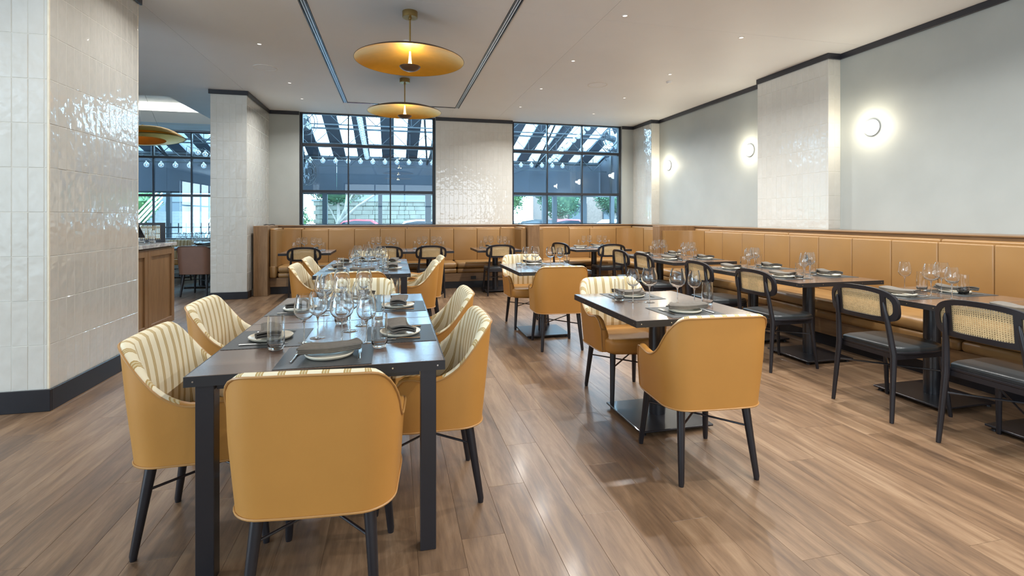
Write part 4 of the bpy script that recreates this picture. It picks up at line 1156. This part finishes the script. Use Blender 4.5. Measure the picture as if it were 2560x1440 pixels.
for k, (x, y) in enumerate(((-2.76, 6.38), (-2.84, 6.46), (-2.70, 6.49))):
    TU.at((x, y, 1.0302), 0, 'short glass on the marble cabinet top, ' + ('nearest the tablet', 'left of the lattice screen', 'nearest the cabinet edge')[k], 'glasses on the cabinet')
# papers on the ledge by the middle column
tag(put('sunglasses', B().tube([(-.09, 0, .012), (-.05, .01, .022), (0, 0, .012), (.05, .01, .022), (.09, 0, .012)], .006, 8).tube([(-.09, 0, .012), (-.07, .09, .008)], .004, 6).tube([(.09, 0, .012), (.07, .09, .008)], .004, 6).mesh('sunglasses', [blackmetal]), None, (-2.12, 9.42, LZ + .0045)), 'small black wire object lying on the oak ledge beside the middle column', 'spectacles')

# side room tables
for cx, cy, ph in ((-3.42, 10.62, 'beside the column'), (-4.75, 10.62, 'farther left')):
    small_table(cx - .16, cy, 1.0, .9, 'dark table in the side room, ' + ph, pw_=.5, screws=False)
    pair_glasses(cx - .10, cy + .02, math.radians(5), 'in the side room, ' + ph, 'side room')
    setting(cx, cy - .27, 0, 'in the side room, near side, ' + ph, 'side room')
    setting(cx, cy + .27, PI, 'in the side room, far side, ' + ph, 'side room')
small_table(-4.6, 12.45, 1.1, .8, 'dark table in the side room, closest to its windows', pw_=.5, screws=False)
pair_glasses(-4.45, 12.4, math.radians(5), 'in the side room, window table', 'side room')

# ------------------------------------------------------------------ exterior: covered patio
PY = 16.0
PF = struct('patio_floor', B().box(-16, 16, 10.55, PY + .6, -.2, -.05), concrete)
t = thing('patio_roof', 'sloping patio roof of dark panels, glass strips and steel trusses', 'roof')
ZR0, ZR1 = 3.18, 4.75    # eave (far) and head (near house)
def rz_(y): return ZR0 + (ZR1 - ZR0) * (PY - y) / (PY - 10.6)
pitch, gw = .72, .36
x = -16.56; nb = 0
pb = B(); pb2 = B()
while x < 12:
    q = [(x + gw, PY, rz_(PY)), (x + pitch, PY, rz_(PY)), (x + pitch, 10.6, rz_(10.6)), (x + gw, 10.6, rz_(10.6))]
    bq = B(); vs = [bq.bm.verts.new(p) for p in q] + [bq.bm.verts.new((p[0], p[1], p[2] + .06)) for p in q]
    for f in ((0, 1, 2, 3), (4, 5, 6, 7), (0, 1, 5, 4), (1, 2, 6, 5), (2, 3, 7, 6), (3, 0, 4, 7)): bq.bm.faces.new([vs[i] for i in f])
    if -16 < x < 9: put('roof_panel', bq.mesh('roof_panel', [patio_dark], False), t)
    else: bq.bm.free()
    x += pitch
for k in range(6):
    y = PY - .05 - k * .95
    put('purlin', B().box(-12, 12, y - .015, y + .015, rz_(y) - .07, rz_(y) - .02).mesh('purlin', [patio_steel], False), t)
def truss(y):
    zt = rz_(y) - .10; zb_ = zt - .42
    b = B().box(-12, 12, y - .015, y + .015, zb_ - .015, zb_ + .015)
    n = 28
    for k in range(n):
        x0 = -12 + k * 24 / n; x1 = x0 + 12 / n; x2 = x0 + 24 / n
        b.tube([(x0, y, zt), (x1, y, zb_)], .011, 6).tube([(x1, y, zb_), (x2, y, zt)], .011, 6).tube([(x1, y, zb_), (x1, y, zt)], .008, 6)
    put('truss', b.mesh('truss', [patio_steel], False), t)
for y in (15.4, 14.1, 12.8, 11.6): truss(y)
for x in (-6.2, -2.6, 1.02, 4.6, 8.2):
    put('sloping_brace', B().tube([(x, PY - .1, 3.0), (x + .45, 11.0, rz_(11.0) - .1)], .035, 10).tube([(x, PY - .1, 3.0), (x - .3, 12.5, rz_(12.5) - .1)], .028, 10).mesh('sloping_brace', [patio_steel]), t)
# patio outer wall: head beam, posts, shades
t = thing('patio_facade', 'dark steel patio front with posts and rails on the street side', 'patio wall')
put('head_beam', B().box(-16, 16, PY, PY + .12, 3.08, 3.20).mesh('head_beam', [patio_steel], False), t)
put('middle_rail', B().box(-16, 16, PY, PY + .08, 2.02, 2.08).mesh('middle_rail', [frame_m], False), t)
for x, w_ in ((-11, .1), (-8.1, .12), (-6.25, .10), (-4.95, .12), (-3.15, .1), (-2.05, .14), (-.42, .12), (1.06, .18), (3.2, .12), (3.55, .10), (4.95, .16), (5.3, .14), (6.35, .16), (7.8, .12), (9.4, .1)):
    put('post', B().box(x - w_ / 2, x + w_ / 2, PY - .02, PY + .12, -.05, 3.08).mesh('post', [patio_steel], False), t)
x = -13.86; k = 0
while x < 8.7:
    o = put('roller_shade', B().box(x + .002, x + 1.518, PY - .06, PY - .045, 2.06, 3.06).mesh('roller_shade', [shade_m], False))
    ph_ = {0: 'leftmost of the row', 1: 'second from the left end', 2: 'third from the left end', 3: 'fourth, outside the side room', 4: 'fifth, outside the side room', 5: 'sixth, hidden behind the middle column', 6: 'seventh, behind the middle column',
           7: 'left end of the left window', 8: 'left half of the left window', 9: 'right half of the left window', 10: 'behind the tiled pier', 11: 'right of the tiled pier', 12: 'left part of the right window', 13: 'middle of the right window', 14: 'right part of the right window'}[min(k, 14)]
    tag(o, 'dark blue-grey roller shade on the patio front, ' + ph_, 'roller shade', 'patio roller shades')
    x += 1.52; k += 1
# right-hand patio side wall with shade (seen obliquely)
t2 = thing('patio_side_screen', 'dark side screen closing the patio on the right', 'patio wall')
put('shade', B().box(6.9, 6.92, 10.6, PY - .1, 2.06, 3.3).mesh('shade', [shade_m], False), t2)
for y in (11.4, 12.6, 13.8, 15.0): put('post', B().box(6.86, 6.98, y - .06, y + .06, -.05, 3.5).mesh('post', [patio_steel], False), t2)
# globe lights
def globe(label):
    t = thing('globe_light', label, 'string light')
    put('cap', B().lathe([(.012, .075), (.022, .065), (.022, .045), (.03, .04)], 12).mesh('cap', [steel]), t)
    put('globe', B().lathe([(.030, .042)] + [(.062 * math.sin(a), -.02 + .062 * math.cos(a)) for a in [.55 + (PI - .55) * k / 10 for k in range(11)]], 20).mesh('globe', [globe_glass], True, 60), t)
    put('filament', B().lathe([(0, .0), (.012, -.01), (.014, -.03), (.006, -.045), (0, -.048)], 10).mesh('filament', [bulb_e]), t)
    return t
GL = Proto(globe('globe'))
def string(pts, n, ph):
    a, c_ = Vector(pts[0]), Vector(pts[1])
    cab = [tuple(a + (c_ - a) * (k / 24)) for k in range(25)]
    cab = [(x, y, z + .075) for x, y, z in cab]
    tag(put('light_cable', B().tube(cab, .006, 6).mesh('light_cable', [blackmetal])), 'thin black cable carrying the globe lights, ' + ph, 'cable')
    for k in range(n):
        p = a + (c_ - a) * ((k + .5) / n)
        GL.at(tuple(p), 0, 'round glass globe light, %s of the cable %s' % (NTH[k], ph), 'globe lights ' + ph)
string(((-2.62, 13.9, 2.83), (5.0, 13.9, 2.85)), 24, 'along the patio front, counted from left')
string(((-9.4, 14.2, 2.66), (-3.3, 14.2, 2.66)), 19, 'outside the side room, counted from left')
string(((-.72, 10.9, 3.50), (-.70, 13.8, 2.92)), 19, 'receding behind the left window, counted from top')
string(((4.65, 11.3, 3.56), (4.36, 13.8, 2.93)), 10, 'slanting behind the right window, counted from top')
string(((-4.9, 13.55, 2.98), (-4.35, 13.85, 2.86)), 4, 'behind the side room window')
# patio fans / heaters
def fan(loc, rz, label):
    t = thing('patio_fan', label, 'fan', loc, rz)
    rg = B()
    for rr, y in ((.30, 0), (.30, .10), (.20, -.05), (.10, -.07), (.20, .14)):
        rg.tube([(rr * math.cos(2 * PI * k / 32), y, rr * math.sin(2 * PI * k / 32)) for k in range(32)], .008, 6, closed=True)
    for k in range(12):
        a = 2 * PI * k / 12; rg.tube([(.05 * math.cos(a), -.07, .05 * math.sin(a)), (.20 * math.cos(a), -.05, .20 * math.sin(a)), (.30 * math.cos(a), 0, .30 * math.sin(a)), (.30 * math.cos(a), .10, .30 * math.sin(a)), (.05 * math.cos(a), .16, .05 * math.sin(a))], .004, 5)
    put('cage', rg.mesh('cage', [frame_m]), t)
    put('motor', B().tube([(0, .02, 0), (0, .26, 0)], .07, 16).mesh('motor', [patio_steel]), t)
    for k in range(4):
        a = k * PI / 2 + .4
        bl = B().box(-.065, .065, -.003, .003, .05, .26, .002, 1)
        put('blade', bl.mesh('blade', [alu], False), t, (0, .04, 0), (0, a, .35))
    put('bracket', B().tube([(0, .2, 0), (0, .2, rz_(loc[1]) - .02 - loc[2])], .02, 8).mesh('bracket', [patio_steel]), t)
    return t
fan((-1.83, 11.15, 3.35), math.radians(40), 'black wall fan high behind the left window, top left corner')
fan((-1.85, 11.6, 2.32), math.radians(60), 'black wall fan behind the left window, below the shades')
fan((5.28, 11.3, 3.25), math.radians(120), 'black wall fan high behind the right window, top right corner')

# railing outside side room
t = thing('patio_railing', 'low black metal railing outside the side room window', 'railing')
put('top_rail', B().box(-9, -3.2, 15.6, 15.64, 1.02, 1.06).box(-9, -3.2, 15.6, 15.64, .86, .88).mesh('top_rail', [frame_m], False), t)
for k in range(30): put('baluster', B().box(-8.9 + k * .19, -8.88 + k * .19, 15.61, 15.63, -.05, 1.16).mesh('baluster', [frame_m], False), t)

# ------------------------------------------------------------------ street beyond
struct('street_ground', B().box(-60, 60, PY + .6, 90, -.4, -.25), asphalt)
struct('grass_verge', B().box(-40, 2.5, 27.5, 31, -.25, -.10), leaf_a)
struct('kerb', B().box(-60, 60, 26.9, 27.3, -.25, -.05), concrete)
# stone retaining wall of coursed blocks
t = thing('stone_wall', 'pale coursed sandstone wall across the street', 'wall')
sbk = B()
random.seed(3)
for r in range(9):
    z0 = -.1 + r * .26; x = -4.6 + (r % 2) * .2
    while x < 5.6:
        l = random.uniform(.35, .8); dpt = random.uniform(0, .05)
        sbk.box(x + .01, min(x + l, 5.6) - .01, 31.0 - dpt, 31.5, z0 + .012, z0 + .25, .008, 1); x += l
put('mortar', B().box(-4.5, 5.5, 31.06, 31.4, -.1, 2.24).mesh('mortar', [stone_m], False), t)
so = put('stone_blocks', sbk.mesh('stone_blocks', [stone_m], False), t); so['kind'] = 'stuff'
put('coping', B().box(-4.7, 5.7, 30.9, 31.6, 2.24, 2.36, .01, 1).mesh('coping', [concrete], False), t)
# buildings
def building(name, x0, x1, y, h, m, label, nw=5):
    t = thing(name, label, 'building')
    put('facade', B().box(x0, x1, y, y + 8, -.3, h).mesh('facade', [m], False), t)
    fl_ = int(h // 3)
    for f in range(fl_):
        for k in range(nw):
            cx = x0 + (x1 - x0) * (k + .5) / nw; z = .8 + f * 3
            wf_ = put('window_frame', B().box(cx - .8, cx + .8, y - .06, y - .002, z, z + 1.6).mesh('window_frame', [frame_m], False), t)
            put('pane', B().box(cx - .72, cx + .72, y - .075, y - .062, z + .08, z + 1.52).mesh('pane', [dark_glass], False), wf_)
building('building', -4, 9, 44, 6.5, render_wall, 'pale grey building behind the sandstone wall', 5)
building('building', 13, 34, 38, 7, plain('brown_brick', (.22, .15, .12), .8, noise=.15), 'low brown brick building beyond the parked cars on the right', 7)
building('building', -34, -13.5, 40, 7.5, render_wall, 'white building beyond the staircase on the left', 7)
# outside stair
t = thing('outdoor_staircase', 'pale concrete staircase with white handrails outside the side room', 'staircase', (-12.2, 27, -.25))
for k in range(11): put('step', B().box(-.2, 3.2, k * .32, k * .32 + .34, 0, .17 * (k + 1), .005, 1).mesh('step', [concrete], False), t)
for x in (-.25, .0, 3.2):
    for dz in (.45, .7, .95):
        put('handrail', B().tube([(x, 0, .1 + dz), (x, 3.5, 1.95 + dz)], .035, 8).mesh('handrail', [white_m]), t)
# cars
def car(name, loc, rz, paint, label, L_=4.4):
    t = thing(name, label, 'car', loc, rz)
    prof = [(-2.2, .35), (-2.2, .75), (-2.0, .88), (-1.25, .95), (-.75, 1.38), (-.2, 1.47), (.6, 1.45), (1.25, 1.05), (1.35, .98), (2.05, .92), (2.2, .7), (2.2, .35)]
    b = B()
    for (xa, za) in (): pass
    n = len(prof); rows = []
    for yy, sc in ((-.86, .0), (-.80, 1), (.80, 1), (.86, 0)):
        rows.append([b.bm.verts.new((x, yy, z if sc else min(z, .9))) for x, z in prof])
    for A, D in zip(rows, rows[1:]):
        for k in range(n): b.bm.faces.new((A[k], A[(k + 1) % n], D[(k + 1) % n], D[k]))
    b.bm.faces.new(rows[0]); b.bm.faces.new(rows[-1][::-1])
    put('body', b.mesh('body', [paint], True, 30), t)
    gb = B()
    for sy in (-1, 1): gb.prism([(-1.1, .98), (-.68, 1.33), (-.2, 1.41), (.55, 1.39), (1.1, 1.02)], -.004, .004)
    bm_ = B()
    for sy in (-1, 1):
        vs = [bm_.bm.verts.new((x, sy * .84, z)) for x, z in ((-1.1, .98), (-.70, 1.32), (-.2, 1.40), (.52, 1.38), (1.08, 1.02))]
        bm_.bm.faces.new(vs)
    bm_.quad((1.34, -.68, 1.02), (1.34, .68, 1.02), (.68, .62, 1.43), (.68, -.62, 1.43)); bm_.quad((-1.30, -.68, .97), (-1.30, .68, .97), (-.80, .62, 1.37), (-.80, -.62, 1.37))
    gb.bm.free()
    put('glazing', bm_.mesh('glazing', [dark_glass], False), t)
    wm = B().tube([(0, -.1, 0), (0, .1, 0)], .32, 20).mesh('wheel', [tyre])
    for x in (-1.35, 1.4):
        for y in (-.78, .78): put('wheel', wm, t, (x, y, .32))
    return t
car('car', (1.2, 22.8, -.25), 0, white_paint, 'silver car parked behind the left window')
car('car', (-1.6, 25.0, -.25), 0, red_paint, 'red car parked partly behind the silver car')
car('car', (8.9, 25.5, -.25), .1, red_paint, 'red car behind the right window')
car('car', (6.2, 21.8, -.25), 0, plain('dark_car_paint', (.05, .055, .06), .25, coat=.5), 'dark car at the left of the right window')
car('car', (10.6, 22.0, -.25), PI, white_paint, 'white car in the middle of the right window')
# trees and bushes
def foliage(b, c, r, n, s_):
    for _ in range(n):
        while True:
            p = Vector((random.uniform(-1, 1), random.uniform(-1, 1), random.uniform(-1, 1)))
            if .30 < p.length < .86 + .14 * math.sin(p.x * 7 + p.z * 9) * math.cos(p.y * 6 + p.z * 5): break
        p = Vector((c[0] + p.x * r[0], c[1] + p.y * r[1], c[2] + p.z * r[2]))
        u = Vector((random.gauss(0, 1), random.gauss(0, 1), random.gauss(0, 1))).normalized(); v_ = u.orthogonal().normalized()
        b.quad(p - u * s_, p + v_ * s_ * .6, p + u * s_, p - v_ * s_ * .6)
def bush(c, r, m, label, n=900, s_=.14, trunk=None):
    n = n * 4; s_ = s_ * .52
    t = thing('tree' if trunk else 'bush', label, 'tree' if trunk else 'bush', (c[0], c[1], -.25))
    b = B(); foliage(b, (0, 0, c[2] + .25), r, n, s_); fo_ = put('foliage', b.mesh('foliage', [m], False), t); fo_['kind'] = 'stuff'
    bb = B(); bb.lathe([(0, -r[2] * .8), (r[0] * .5, -r[2] * .5), (r[0] * .75, 0), (r[0] * .5, r[2] * .5), (0, r[2] * .8)], 14, (0, 0, c[2] + .25)); put('inner_foliage', bb.mesh('inner_foliage', [m]), t)
    if trunk:
        tb = B().tube([(0, 0, 0), (.05, 0, c[2] * .6), (.0, .05, c[2] + .2)], 0, 8, rs=[.12, .09, .05]).tube([(.03, 0, c[2] * .4), (-.7, .1, c[2] * .9)], 0, 6, rs=[.05, .02]).tube([(.03, 0, c[2] * .45), (.8, -.1, c[2])], 0, 6, rs=[.05, .02])
        put('trunk', tb.mesh('trunk', [bark]), t)
bush((-6.0, 30, 1.0), (1.6, 1, 1.3), leaf_a, 'fresh green bush left of the sandstone wall', 1000)
bush((-3.0, 28.6, 2.9), (1.8, 1, 1.0), leaf_b, 'slender tree with teal-green crown in front of the sandstone wall', 900, trunk=True)
bush((7.4, 33, 2.9), (1.7, 1.4, 1.6), leaf_a, 'bright green tree at the right end of the sandstone wall', 1500, trunk=True)
bush((5.6, 30.0, .35), (1.1, .8, .55), leaf_a, 'low green shrub below the sandstone wall', 500)
bush((11.3, 33, 2.8), (2.0, 1.6, 1.9), leaf_b, 'leafy tree behind the right window, at its left', 1500, trunk=True)
bush((15.4, 33, 3.0), (1.9, 1.6, 1.8), leaf_b, 'leafy tree behind the right window, in its middle', 1200, trunk=True)
bush((20.2, 34, 2.6), (2.4, 1.6, 1.8), leaf_a, 'leafy tree behind the right window, at its right', 1200, trunk=True)
bush((-15.2, 32, 2.2), (2.6, 1.6, 2.6), leaf_a, 'large light green bush left of the outdoor staircase', 2200, .16)
bush((-21.2, 33, 2.4), (3.0, 1.6, 2.8), leaf_a, 'large light green bush farthest left', 1800, .16)
t = thing('bare_tree', 'pale bare branching tree trunk just outside the patio', 'tree', (-1.9, 20.5, -.25))
put('trunk', B().tube([(-.45, 0, 0), (-.3, 0, 1.2), (.05, 0, 1.9), (.25, 0, 3.4)], 0, 8, rs=[.09, .07, .06, .04]).tube([(-.35, 0, 1.2), (.5, 0, 2.0), (1.5, 0, 2.7), (2.1, 0, 3.1)], 0, 8, rs=[.06, .05, .035, .02]).tube([(.1, 0, 2.1), (.6, 0, 3.0)], 0, 6, rs=[.04, .02]).mesh('trunk', [bark]), t)
